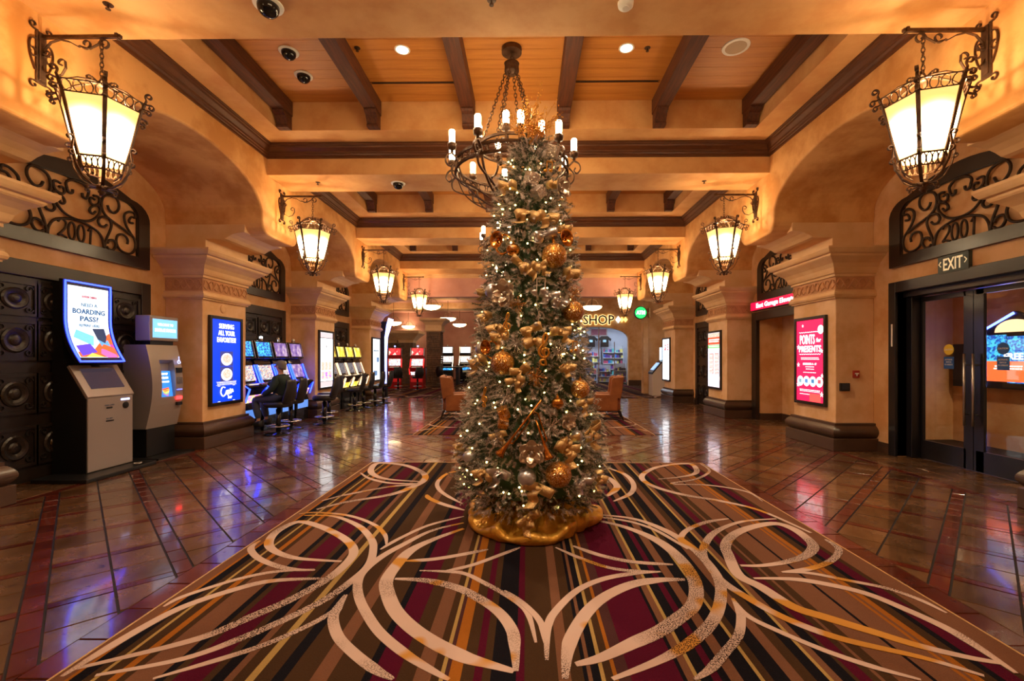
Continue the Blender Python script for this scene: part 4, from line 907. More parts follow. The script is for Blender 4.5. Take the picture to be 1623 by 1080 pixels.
kp(E((.1, .35, .8), 1.2), [[(.07, 1.75), (.16, 1.7), (.21, 1.76), (.22, 1.66), (.1, 1.63)]], 2); kp(E((.1, .05, .6), 1.3), [[(-.26, 1.66), (-.06, 1.69), (-.01, 1.58), (-.24, 1.53)]], 2)
kp(E((.85, .12, .4), 1.3), [[(.03, 1.56), (.08, 1.65), (.25, 1.6), (.24, 1.51), (.1, 1.51)]], 2); kp(E((.65, .65, .1), 1.2), [[(-.2, 1.515), (-.09, 1.57), (.05, 1.515)]], 3); kp(E((.9, .05, .3), 1.3), [[(.12, 1.66), (.27, 1.62), (.27, 1.71)]], 1)
MB().box(0, .006, -.06, .02, .84, .86).box(0, .006, -.07, .04, .67, .685).build('slot', 'black', t); part(t, 'caption', E((.1, .1, .12), .2), lambda b: (text(b, 'TAKE CARD', -.02, .875, .018, .003), text(b, 'RECEIPT', -.02, .7, .018, .003)))
MB().lathe([(0, 0), (.045, 0), (.045, .008), (.02, .012), (0, .012)], 20, T=Matrix.Translation((0, .22, .86)) @ T).build('card_reader', 'black', t); part(t, 'lit_caption', E((.4, .5, 1), 3), lambda b: b.box(0, .004, .15, .28, .93, .955))
part(t, 'base_emblem', 'white_metal', lambda b: b.lathe([(.03, 0), (.045, 0), (.045, .003), (.03, .003)], 20, (.12, .28, .05)))
# rewards kiosk
t = thing('rewards_kiosk', 'grey rewards kiosk with bowed front and small WELCOME screen on top', 'kiosk', (-5.42, 6.93, 0))
MB().prism([(.22, -.36), (.22, .36), (-.36, .36), (-.36, -.36)], 0, .03, 'z').build('base', 'black', t); MB().box(-.34, -.03, -.27, .27, .03, .5).build('pedestal', 'black', t, bevel=.01)
bow = [(-.02+.1*math.sin(PI*(z-.45)/1.25)-.0, z) for z in np.linspace(.45, 1.7, 12)]
MB().prism(bow+[(-.36, 1.7), (-.36, .45)], -.3, -.12, 'y').prism(bow+[(-.36, 1.7), (-.36, .45)], .15, .3, 'y').prism([p for p in bow if p[1] < .92]+[(-.03, .92), (-.36, .92), (-.36, .45)], -.12, .15, 'y').prism([p for p in bow if p[1] > 1.42]+[(-.36, 1.7), (-.36, 1.42), (-.03, 1.42)], -.12, .15, 'y').box(-.36, -.04, -.12, .15, .9, 1.45).build('body', 'kiosk_grey', t)
ts = MB().prism([(-.035, .92), (.05, .9), (-.0, 1.3), (-.035, 1.3)], -.11, .13, 'y').build('touch_screen', E((.02, .18, .62), 1.4), t)
def tilt(b, s, y, z, h, w): q = MB(); text(q, s, y, z, h, 0, .01, w); b.add([(.053-.05*(v[2]-.9)/.4+v[0], v[1], v[2]) for v in q.v], q.f)
part(ts, 'lettering', wht(1.6), lambda b: (tilt(b, 'SIGN UP', -.0, 1.24, .035, .15), tilt(b, 'TODAY!', 0, 1.18, .035, .15), tilt(b, 'LOCK & LOAD', 0, 1.125, .025, .17)))
for k, c in enumerate(((.8, .1, .05), (.9, .7, .1), (.2, .5, .2), (.4, .1, .5))): part(ts, 'card_picture', E(c, 1.2), lambda b: b.add([(.054-.05*(z-.9)/.4, y, z) for y, z in ((-.07, 1.03-.025*k), (.06, 1.05-.025*k), (.07-.01*k, 1.0-.025*k), (-.03+.02*k, .97-.02*k))], [(0, 1, 2, 3)]))
bm_ = MB().box(-.2, .03, -.28, .27, 1.76, 2.14).build('monitor', 'kiosk_grey', t, bevel=.015); MB().box(-.15, -.02, -.22, .22, 1.69, 1.77).build('monitor_neck', 'black', t)
ms = MB().box(.03, .034, -.235, .235, 1.81, 2.09).build('screen', E((.16, .45, .85), 1.4), bm_)
part(ms, 'lettering', wht(1.4), lambda b: (text(b, 'WELCOME TO', 0, 1.99, .04, .036, 0, .3), text(b, 'SANTA FE STATION', 0, 1.9, .05, .036, .01, .4)))
part(t, 'access_symbol', E((.3, .4, 1), 3), lambda b: (b.tube([(.075+.0, .215+.025*math.cos(a), 1.44+.025*math.sin(a)) for a in np.linspace(.9, 5.6, 12)], .005, 4), b.tube([(.08, .21, 1.5), (.08, .21, 1.45), (.08, .235, 1.45), (.08, .245, 1.42)], .005, 4), b.ball((.08, .208, 1.515), .009, 6, 4)))
for nm, m, z0, z1 in (('camera', 'black', 1.27, 1.35), ('card_reader', 'chrome', 1.1, 1.2), ('lit_slot', E((.1, .15, 1), 3), 1.0, 1.012), ('red_light', E((1, .02, .02), 4), .85, .9), ('ticket_slot', 'black', .76, .81)): MB().box(.055, .09, .17, .27, z0, z1).build(nm, m, t)
# ================================================================ SLOT MACHINES AND STOOLS
def slot(label, loc, rz, st):
    """faces +X, origin under the middle of the machine; st: colour scheme"""
    t = thing('slot_machine', label, 'slot machine', loc, rz, 'slot machines'); w = .29
    prof = [(-.25, 0), (.22, 0), (.24, .5), (.2, .6), (.3, .82), (.36, .93), (.34, .97), (.17, 1.0), (.05, 1.38), (.02, 1.45), (.1, 1.5), (.02, 1.87), (-.25, 1.87)]
    MB().prism(prof, -w, w, 'y').build('cabinet', st.get('cab', 'black_gloss'), t, bevel=.008)
    def sheet(name, a, b, m, yy=w-.045, dx=.006):
        (x0, z0), (x1, z1) = a, b; d = Vector((x1-x0, z1-z0)).normalized(); n = Vector((d.y, -d.x))*dx
        return MB().prism([(x0, z0), (x0+n.x, z0+n.y), (x1+n.x, z1+n.y), (x1, z1)], -yy, yy, 'y').build(name, m, t)
    sheet('top_screen', (.09, 1.54), (.028, 1.84), st['top']); ms = sheet('main_screen', (.155, 1.045), (.06, 1.35), st['main'])
    sheet('belly_screen', (.205, .62), (.275, .77), st['belly']); sheet('lower_panel', (.236, .3), (.238, .48), st['low'])
    MB().prism([(.2, .985), (.35, .955), (.35, .965), (.2, .998)], -w+.03, w-.03, 'y').build('button_deck', 'black', t)
    bt = MB()
    for k in range(6): bt.box(.27, .3, -.19+.065*k, -.145+.065*k, .965, .99)
    bt.build('button', E((.9, .75, .5), .8), t)
    for s in (-1, 1):
        for nm, pts, m in (('light_strip', [(.26, .64), (.345, .9), (.2, 1.0), (.075, 1.36)], st['strip']), ('trim_strip', [(.045, 1.5), (.108, 1.5), (.03, 1.86)], 'chrome')):
            MB().strap([(x+.004, s*(w+.0), z) for x, z in pts], .034, .018, (0, 1, 0)).build(nm, m, t)
    MB().lathe([(.0, 1.87), (.035, 1.87), (.035, 1.92), (0, 1.92)], 12).build('candle_base', 'chrome', t); MB().lathe([(0, 1.92), (.03, 1.92), (.03, 1.96), (0, 1.97)], 12).build('candle_light', st.get('can', 'white_metal'), t)
    return t
BLU = E((.012, .035, 1), 6)
for k in range(4):
    st = dict(top=['blue_screen', 'blue_screen', 'violet_screen', 'violet_screen'][k], main=['reel_screen', 'reel_screen', 'reel_screen', 'violet_screen'][k], belly='sunset_screen', low=E((.1, .25, .7), 1.0), strip=BLU, can=E((.8, .9, 1), 5) if k == 1 else 'white_metal')
    slot('blue-lit slot machine, %s from the near pillar, by the seated man' % ORD[k] if k < 2 else 'blue-lit slot machine, %s from the near pillar in the first bank' % ORD[k], (-5.5, 8.97+.67*k, 0), 0, st)
for k in range(4):
    st = dict(top='gold_screen', main='reel_screen_dim', belly='gold_screen', low='black', strip=E((1, .6, .35), 2.5 if k % 2 else 1.5))
    slot('slot machine with yellow picture screen, %s in the farther left bank' % ORD[k], (-5.5, 12.97+.67*k, 0), 0, st)
def stool(label, loc, rz):
    t = thing('casino_stool', label, 'stool', loc, rz, 'black swivel stools at the slot machines')
    MB().lathe([(0, 0), (.25, 0), (.25, .012), (.22, .025), (.06, .04), (.045, .06), (0, .06)], 28).build('base', 'black_gloss', t, smooth=True)
    MB().lathe([(.045, .04), (.045, .5), (.03, .5), (.03, .56)], 14).build('column', 'black_gloss', t, smooth=True)
    fr = MB().tube([(.2*math.cos(a), .2*math.sin(a), .17) for a in [2*PI*i/20 for i in range(20)]], .012, 6, closed=True); fr.tube([(-.2, 0, .17), (.2, 0, .17)], .009, 5); fr.tube([(0, -.2, .17), (0, .2, .17)], .009, 5); fr.build('foot_ring', 'chrome', t, smooth=True)
    rings = []
    for z, k in ((.54, .9), (.56, 1), (.6, 1.03), (.635, 1), (.652, .9), (.658, .6)):
        rings.append([(.23*k*(abs(math.cos(a))**.6)*(1 if math.cos(a) > 0 else -1), .23*k*(abs(math.sin(a))**.6)*(1 if math.sin(a) > 0 else -1), z) for a in [2*PI*i/24 for i in range(24)]])
    MB().loft(rings).build('seat', 'leather_black', t, smooth=True)
    bk = []
    for i in range(9):
        s = i/8; z = .6+.48*s; wd = .2*(.85+.25*math.sin(PI*min(1, s*1.1+.1))); x = -.2-.09*s-.03*math.sin(PI*s)
        th = .05*(1-.45*s)
        bk.append([(x+.05*(abs(u)**2)-0, wd*u, z) for u in (-1, -.6, 0, .6, 1)]+[(x-th+.05*(abs(u)**2), wd*u, z) for u in (1, .6, 0, -.6, -1)])
    MB().loft(bk).build('backrest', 'leather_black', t, smooth=True)
    MB().tube([(-.1, 0, .56), (-.2, 0, .57), (-.25, 0, .66)], .025, 6).build('back_bracket', 'chrome', t)
    return t
SP = [(-4.72, 8.9, 'black stool with the man sitting on it'), (-4.85, 9.62, 'empty black stool just behind the seated man'), (-4.45, 10.33, 'empty black stool in front of the white menu poster, seat turned aside'),
      (-4.72, 11.2, 'empty black stool right behind the one by the menu poster'), (-4.75, 12.95, 'nearest black stool at the yellow-screened slot machines'), (-4.72, 13.6, 'second black stool at the yellow-screened slot machines'),
      (-4.6, 14.25, 'third black stool at the yellow-screened slot machines'), (-4.6, 15.1, 'last black stool at the yellow-screened slot machines')]
stl = None
for i, (x, y, lab) in enumerate(SP):
    rz = PI+[0, .1, .12, -.1, .15, .1, .05, 0][i]
    if stl is None: stl = stool(lab, (x, y, 0), rz)
    else: dup(stl, (x, y, 0), rz, lab)
# ---- the seated man, facing the machine (local +X forward)
def skinned(name, m, V, Ed, R, parent=None, sub=2):
    me = bpy.data.meshes.new(name); me.from_pydata(V, Ed, []); o = bpy.data.objects.new(name, me); COL.objects.link(o)
    me.materials.append(M[m]); md = o.modifiers.new('skin', 'SKIN'); md.use_smooth_shade = True
    if not me.skin_vertices: me.attributes.new('skin', 'FLOAT', 'POINT') if False else None
    sv = me.skin_vertices[0].data if me.skin_vertices else None
    if sv is None:
        bpy.context.view_layer.objects.active = o; bpy.ops.mesh.customdata_skin_add(); sv = me.skin_vertices[0].data
    for i, r in enumerate(R): sv[i].radius = r if isinstance(r, tuple) else (r, r)
    sv[0].use_root = True
    s = o.modifiers.new('sub', 'SUBSURF'); s.levels = sub; s.render_levels = sub
    bpy.context.view_layer.update()
    me2 = bpy.data.meshes.new_from_object(o.evaluated_get(bpy.context.evaluated_depsgraph_get())); bpy.data.objects.remove(o)
    o = bpy.data.objects.new(name, me2); COL.objects.link(o); o.parent = parent; return o
man = thing('person', 'man in dark green sweater and jeans sitting at a slot machine, hand reaching forward', 'person', (-4.66, 8.9, 0), PI)
#        pelvis, spine, chest, neck, skull | left arm (camera side): shoulder elbow wrist | right arm | left leg hip knee ankle toe | right leg
V = [(0, 0, .75), (-.01, 0, .9), (.0, 0, 1.06), (.01, 0, 1.19), (.02, 0, 1.25), (.035, 0, 1.33), (.03, 0, 1.385),
     (0, .19, 1.1), (.06, .25, .9), (.28, .2, .78), (0, -.19, 1.1), (.2, -.24, .96), (.43, -.2, .99),
     (.06, .1, .73), (.46, .13, .7), (.37, .13, .29), (.45, .135, .22), (.06, -.1, .73), (.46, -.14, .7), (.37, -.13, .29), (.45, -.135, .22)]
Ed = [(0, 1), (1, 2), (2, 3), (3, 4), (4, 5), (5, 6), (2, 7), (7, 8), (8, 9), (2, 10), (10, 11), (11, 12), (0, 13), (13, 14), (14, 15), (15, 16), (0, 17), (17, 18), (18, 19), (19, 20)]
Rr = [.08, .08, .09, .05, .055, .085, .07, .04, .04, .028, .04, .04, .028, .075, .06, .035, .025, .075, .06, .035, .025]
body = skinned('body', 'skin', V, Ed, Rr, man)
def hand(base, d, s):
    b = Vector(base); d = Vector(d).normalized(); u = Vector((0, s, 0)); w = d.cross(u).normalized()
    Vv = [b-d*.02, b+d*.05]; Ee = [(0, 1)]; Rh = [(.026, .016), (.034, .015)]
    for k, (off, ln) in enumerate(((-.03, .07), (-.01, .08), (.01, .077), (.03, .06))):
        i = len(Vv); Vv += [b+d*.075+u*off, b+d*(.075+ln*.5)+u*off-w*.008*s, b+d*(.07+ln*.9)+u*off-w*.03*s]; Ee += [(1, i), (i, i+1), (i+1, i+2)]; Rh += [.0095, .009, .008]
    i = len(Vv); Vv += [b+d*.03-u*.04, b+d*.07-u*.055]; Ee += [(0, i), (i, i+1)]; Rh += [.011, .009]
    return skinned('hand', 'skin', [tuple(v) for v in Vv], Ee, Rh, man, 1)
hand((.29, .2, .775), (1, -.1, -.15), 1); hand((.44, -.2, .99), (1, 0, -.02), -1)
skinned('sweater', 'sweater', [(-.01, 0, .71), (-.012, 0, .9), (-.005, 0, 1.05), (.005, 0, 1.15), (.01, 0, 1.195), (-.005, .18, 1.1), (.055, .25, .9), (.25, .205, .79), (-.005, -.18, 1.1), (.2, -.24, .965), (.4, -.2, .99)],
        [(0, 1), (1, 2), (2, 3), (3, 4), (2, 5), (5, 6), (6, 7), (2, 8), (8, 9), (9, 10)], [(.165, .19), (.155, .18), (.16, .18), (.12, .13), .065, .082, .066, .045, .082, .066, .045], body)
skinned('jeans', 'jeans', [(-.02, 0, .76), (-.02, 0, .72), (.08, .1, .73), (.46, .13, .7), (.37, .13, .31), (.08, -.1, .73), (.46, -.14, .7), (.37, -.13, .31)], [(0, 1), (1, 2), (2, 3), (3, 4), (1, 5), (5, 6), (6, 7)], [.15, .15, .1, .08, .06, .1, .08, .06], body)
for s in (1, -1): MB().loft([[(.29+.28*k, s*.135+.05*a, .175+h) for a, h in ((-1, 0), (1, 0), (.85, .125-.075*k), (-.85, .125-.075*k))] for k in (0, .3, .7, 1)]).build('shoe', 'shoe', body, smooth=True)
hr = MB(); hr.loft([[(.02+r*.098*math.cos(a)-.012, r*.088*math.sin(a), z+.035*math.cos(a)*max(0, 1.46-z)/.16) for a in [2*PI*i/14 for i in range(14)]] for r, z in ((.9, 1.3), (.98, 1.33), (1.02, 1.365), (.98, 1.4), (.8, 1.43), (.45, 1.452), (.1, 1.46))]); hr.build('hair', 'hair_grey', body, smooth=True)
MB().loft([[(.125+x, y, z) for y, z in ((-.012, 1.315), (.012, 1.315), (.008, 1.35), (-.008, 1.35))] for x in (-.02, .018)]).build('nose', 'skin', body); [MB().ball((.03, s*.085, 1.335), .02, 6, 5, (.7, .4, 1.2)).build('ear', 'skin', body) for s in (1, -1)]
[MB().ball((.108, s*.03, 1.355), .009, 6, 5).build('eye', 'black', body) for s in (1, -1)]; MB().box(.108, .116, -.02, .02, 1.287, 1.293).build('mouth', 'red_plastic', body)
# ================================================================ RIGHT SIDE: GLASS EXIT DOORS, ELEVATOR LOBBY, SIGNS
fr = MB().box(5.78, 6.16, 7.0, 7.13, 0, 2.66).box(5.78, 5.9, 5.0, 7.0, 2.5, 2.66).box(5.9, 6.16, 5.0, 7.0, 2.42, 2.56).box(5.95, 6.16, 6.9, 7.0, 0, 2.45)
d5 = struct(fr.build('door_5', 'door_black', bevel=.006))
MB().box(5.772, 5.782, 7.04, 7.065, 1.68, 2.02).build('door_sensor', 'white_metal', d5)
for i, (a, b) in enumerate(((6.095, 6.89), (5.285, 6.085))):
    lf = MB()
    for y0, y1, z0, z1 in ((a, a+.13 if i == 0 else a+.1, .01, 2.41), (b-.03 if i == 0 else b-.13, b, .01, 2.41), (a+.1, b-.03, .01, .28), (a+.1, b-.03, 2.34, 2.41)): lf.box(6.08, 6.12, y0, y1, z0, z1)
    lf = lf.build('door_leaf', 'door_black', d5)
    MB().box(6.095, 6.102, a+.1, b-.03, .28, 2.34).build('pane', 'clear_glass', lf)
    hy = a+.06 if i == 0 else b-.05
    for xo in (6.02,): MB().tube([(xo, hy, .6), (xo, hy, 1.56)], .016, 8).build('pull_handle', 'steel_brushed', lf, smooth=True)
    for z in (.75, 1.41): MB().tube([(6.02, hy, z), (6.09, hy, z)], .01, 6).build('handle_post', 'steel_brushed', lf)
    cy = a+.36 if i == 0 else b-.36
    b1 = MB().prism([(cy+.075*math.cos(q), 1.62+.075*math.sin(q)) for q in [2*PI*k/20 for k in range(20)]], 6.09, 6.093, 'x').build('caution_sticker', mat('sticker_yellow', (.75, .5, .03), .5) if i == 0 else M['sticker_blue'] if 'sticker_blue' in M else mat('sticker_blue', (.02, .1, .35), .5), lf)
    MB().box(6.09, 6.093, cy-.075, cy+.075, 1.35, 1.52).build('notice_sticker', M.get('sticker_blue') or mat('sticker_blue', (.02, .1, .35), .5), lf)
    def flip(bb, s, y, z, h, w): q = MB(); text(q, s, 0, z, h, 0, .01, w); bb.add([(6.088-v[0]*.2, y-v[1], v[2]) for v in q.v], [f[::-1] for f in q.f])
    part(lf, 'sticker_lettering', 'white_metal', lambda bb: (flip(bb, 'CAUTION', cy, 1.61, .022, .12), flip(bb, 'ACTIVATE', cy, 1.47, .02, .11), flip(bb, 'SWITCH', cy, 1.435, .02, .08), flip(bb, 'TO OPERATE', cy, 1.4, .02, .12)))
# vestibule behind the glass
struct(MB().box(8.0, 8.15, 3.5, 9.0, 0, 3.2).box(6.12, 8, 8.45, 8.6, 0, 3.2).build('wall_vestibule', 'plaster_wall')); struct(MB().box(6.12, 8.2, 3.4, 9, 3.0, 3.1).build('ceiling_vestibule', 'plaster_beam'))
t = thing('recessed_light', 'ceiling light in the vestibule behind the glass doors', 'ceiling light', (7.1, 6.2, 3.0)); MB().lathe([(0, -.01), (.1, -.01), (.1, 0), (0, 0)], 20).build('lens', E((1, .8, .55), 12), t)
lamp('SPOT', 'recessed_light_beam', (0, 0, -.04), 90, (1, .72, .42), .08, t, None, spot_size=2.4, spot_blend=.7)
t = thing('slot_advert_screen', 'bright blue and red video sign with gabled top seen through the glass doors', 'video sign', (7.98, 7.3, 1.0), PI)
MB().prism([(-.55, 0), (.55, 0), (.55, .95), (0, 1.25), (-.55, .95)], 0, .08, 'x').build('housing', 'black', t)
MB().box(.08, .09, -.1, .5, .1, .85).build('screen', 'blue_screen', t); MB().box(.08, .092, -.5, -.12, .12, .88).build('screen', 'blue_screen', t); MB().box(.09, .1, -.45, .2, .12, .45).build('advert', E((1, .12, .03), 1.8), t)
part(t, 'lettering', wht(), lambda b: (text(b, 'FREE', 0, .48, .1, .1, .02), lines(b, -.3, .15, (.36, .32), .02, .104)))
MB().prism([(.3*math.cos(a), .92+.2*math.sin(a)) for a in np.linspace(0, PI, 12)], .08, .09, 'x').build('fan_light', E((1, .6, .3), 2), t); MB().tube([(.09, -.52, .05), (.09, -.52, .95), (.09, 0, 1.22)], .02, 6).build('neon_edge', E((.1, .15, 1), 5), t)
t = thing('wall_cabinet', 'flat black wall panel seen through the near glass door', 'wall panel', (7.96, 8.1, 1.0), PI); MB().box(0, .08, -.22, .22, 0, .75).build('body', 'black', t); MB().box(.08, .085, -.03, .03, .02, .1).build('tag', 'beige_letter', t)
# EXIT sign
t = thing('exit_sign', 'grey-green sign with pale letters EXIT over the glass doors', 'sign', (WX, 6.05, 2.64), PI)
MB().box(0, .05, -.215, .215, 0, .23).build('plate', 'sign_dark', t); part(t, 'lettering', 'beige_letter', lambda b: (text(b, 'EXIT', 0, .035, .16, .053, .012, .27), b.tube([(.053, -.165, .16), (.053, -.195, .125), (.053, -.165, .09)], .006, 4), b.tube([(.053, .165, .16), (.053, .195, .125), (.053, .165, .09)], .006, 4)))
# elevator lobby niche
fr = MB().box(5.77, 5.86, 11.18, 11.4, 0, 2.62).box(5.77, 5.86, 8.72, 8.94, 0, 2.62).box(5.77, 5.86, 8.94, 11.18, 2.42, 2.62)
struct(fr.build('trim_5', 'frame_wood', bevel=.008))
struct(MB().box(6.42, 6.52, 8.8, 11.4, 0, 2.6).box(5.86, 6.5, 11.2, 11.3, 0, 2.6).box(5.86, 6.5, 8.8, 8.92, 0, 2.6).box(5.86, 6.5, 8.8, 11.3, 2.5, 2.6).build('wall_elevator_niche', 'plaster_wall'))
struct(MB().box(5.86, 6.42, 11.17, 11.2, 0, .15).box(6.39, 6.42, 8.92, 11.2, 0, .15).build('baseboard_niche', 'plinth_brown'))
for yy in np.arange(8.93, 11.0, .32): pass
MB().box(5.82, 6.42, 8.92, 11.2, -.02, -.001).build('niche_floor', 'floor_tile', fl)
t = thing('elevator_sign', 'red lit sign reading East Garage Elevators over the niche', 'sign', (WX, 9.95, 2.655), PI)
MB().box(0, .09, -1.42, 1.42, 0, .215).build('housing', 'black', t); MB().box(.09, .096, -1.4, 1.4, .012, .203).build('face', E((.75, .004, .05), 1.3), t); part(t, 'lettering', wht(2.4), lambda b: text(b, 'East Garage Elevators', -.25, .06, .105, .1, .02, 1.75))
# ================================================================ CHRISTMAS TREE
TX, TY = .2, 4.25
PROF = [(0.1, .5), (.25, .62), (.4, .67), (.72, .65), (1.31, .55), (1.9, .46), (2.49, .385), (3.08, .29), (3.4, .2), (3.6, .05)]
def trad(z): return float(np.interp(z, [p[0] for p in PROF], [p[1] for p in PROF]))
tree = thing('christmas_tree', 'tall frosted Christmas tree dressed in gold and silver ornaments on the striped carpet', 'tree', (TX, TY, .006))
MB().lathe([(.05, 0), (.05, 3.2), (.01, 3.4)], 8).build('trunk', 'bark', tree)
MB().lathe([(.02, .25)]+[(max(.01, trad(z)-.17), z) for z in np.linspace(.3, 3.35, 14)]+[(.0, 3.45)], 20).build('inner_foliage', 'green_needle', tree)
def tri_mesh(name, V, m, parent):
    me = bpy.data.meshes.new(name); n = len(V); me.vertices.add(n); me.vertices.foreach_set('co', V.astype(np.float32).ravel())
    me.loops.add(n); me.loops.foreach_set('vertex_index', np.arange(n, dtype=np.int32)); me.polygons.add(n//3)
    me.polygons.foreach_set('loop_start', np.arange(0, n, 3, dtype=np.int32)); me.polygons.foreach_set('loop_total', np.full(n//3, 3, dtype=np.int32))
    me.materials.append(M[m]); me.update(calc_edges=True); me.validate(); o = bpy.data.objects.new(name, me); COL.objects.link(o); o.parent = parent; o['kind'] = 'stuff'; return o
def tufts(n, rin, rout, per, ln, nl, w):
    """needle sprays pointing outwards; returns base positions' triangles split into green and frosted needles"""
    z = rng.uniform(.2, 3.5, int(n*2.2)); keep = rng.uniform(0, .7, len(z)) < np.interp(z, [p[0] for p in PROF], [p[1] for p in PROF])+.04; z = z[keep][:n]; n = len(z)
    a = rng.uniform(0, 2*PI, n); r = np.interp(z, [p[0] for p in PROF], [p[1] for p in PROF])-rng.uniform(rin, rout, n); r = np.maximum(r, .0)
    B = np.stack([r*np.cos(a), r*np.sin(a), z], 1)
    tilt = rng.normal(-.15, .45, n)+np.clip((z-3.2)*1.6, 0, .9); aa = a+rng.normal(0, .5, n)
    D = np.stack([np.cos(aa)*np.cos(tilt), np.sin(aa)*np.cos(tilt), np.sin(tilt)], 1)
    L = rng.uniform(.7, 1.2, n)*ln
    U = np.cross(D, np.array([0, 0, 1.])); U /= np.linalg.norm(U, axis=1)[:, None]+1e-9; Wv = np.cross(U, D)
    t = rng.uniform(.05, 1, (n, per)); ph = rng.uniform(0, 2*PI, (n, per)); sp = rng.uniform(.55, 1.0, (n, per))
    base = B[:, None]+D[:, None]*(L[:, None]*t)[..., None]
    rad = U[:, None]*np.cos(ph)[..., None]+Wv[:, None]*np.sin(ph)[..., None]
    nd = rad*sp[..., None]+D[:, None]*.65; nd /= np.linalg.norm(nd, axis=2)[..., None]
    tip = base+nd*(nl*rng.uniform(.7, 1.2, (n, per)))[..., None]
    sd = np.cross(nd, D[:, None]); sd /= np.linalg.norm(sd, axis=2)[..., None]+1e-9
    T3 = np.stack([base-sd*w, base+sd*w, tip], 2)
    fr = (t > .12) & (rng.uniform(0, 1, (n, per)) < np.clip(rng.uniform(.15, 1.2, (n, 1)), 0, 1))
    return T3[~fr].reshape(-1, 3), T3[fr].reshape(-1, 3)
g1, f1 = tufts(4600, .0, .16, 84, .1, .026, .0021)
g2, f2 = tufts(1700, .1, .26, 60, .13, .034, .0026)
tri_mesh('foliage', np.concatenate([g1, g2, f2[: len(f2)//6*3]]), 'green_needle', tree); tri_mesh('frosted_foliage', np.concatenate([f1, f2[len(f2)//6*3:]]), 'frost_needle', tree)
# fairy lights
bulb = MB().ball((0, 0, 0), .0075, 8, 6).mesh('fairy_light', E((1, .78, .24), 9), True)
for i in range(200):
    z = .28+3.1*random.random()**1.25; a = random.uniform(-PI*1.05, .05*PI) if i < 165 else random.uniform(0, PI); r = trad(z)-random.uniform(-.02, .07)
    o = bpy.data.objects.new('fairy_light', bulb); COL.objects.link(o); o.parent = tree; o.location = (r*math.cos(a), r*math.sin(a), z)
# gold sprays at the top
top = thing('gold_spray', 'gold glitter twig spray sticking out of the tree top', 'tree topper', (TX, TY, 3.42))
for i in range(34):
    a = random.uniform(0, 2*PI); lean = random.uniform(.05, .85); ln = random.uniform(.28, .55); ca, sa = math.cos(a), math.sin(a); b = MB()
    P = [(ca*lean*ln*s**1.3, sa*lean*ln*s**1.3, ln*s*(1-.25*lean*s)) for s in np.linspace(0, 1, 6)]; b.tube(P, .0025, 3)
    for j in range(22):
        s = random.uniform(.35, 1); k = min(4, int(s*5)); p = Vector(P[k]).lerp(Vector(P[k+1]), s*5-k)+Vector((random.gauss(0, .018), random.gauss(0, .018), random.gauss(0, .015))); b.ball(p, .008, 5, 3)
    b.build('spray_stem', 'gold', top)
# gold satin skirt
sk = MB(); rows = []
NR, NA = 30, 360; RD = [(random.uniform(0, 2*PI), random.uniform(.03, .12), random.uniform(.04, .11), random.uniform(-.9, .9), random.uniform(.3, .95)) for _ in range(60)]
for i in range(NR+1):
    s = i/NR; ring = []
    for j in range(NA):
        a = 2*PI*j/NA; h = 0
        for a0, w, A, tw, sc_ in RD:
            d = (a-a0-tw*(s-.5)+PI) % (2*PI)-PI; h += A*max(0, 1-abs(d)/(w*1.6))**1.4*math.exp(-((s-sc_)/.3)**2)
        R = .62+.05*math.sin(3*a+.7)+.03*math.sin(5*a+2)+.25*h; q = min(1, max(0, (s-.78)/.22))
        r = .06+(R-.06)*min(1, s/.92)-(.03*(s-.92)/.08 if s > .92 else 0)
        z = .25*(1-s)**.9+h*(.25+1.6*s*(1-s))+.035*math.sin(PI*min(1, q*1.0))*(1+.5*math.sin(11*a))
        ring.append((r*math.cos(a), r*math.sin(a), max(.003, z*(1-max(0, (s-.9)/.1)**2))))
    rows.append(ring)
sk.loft(rows, caps=False); sko = sk.build('tree_skirt', 'gold_satin', smooth=True, loc=(TX, TY, .006)); tag(sko, 'crumpled gold satin skirt around the foot of the tree', 'tree skirt')
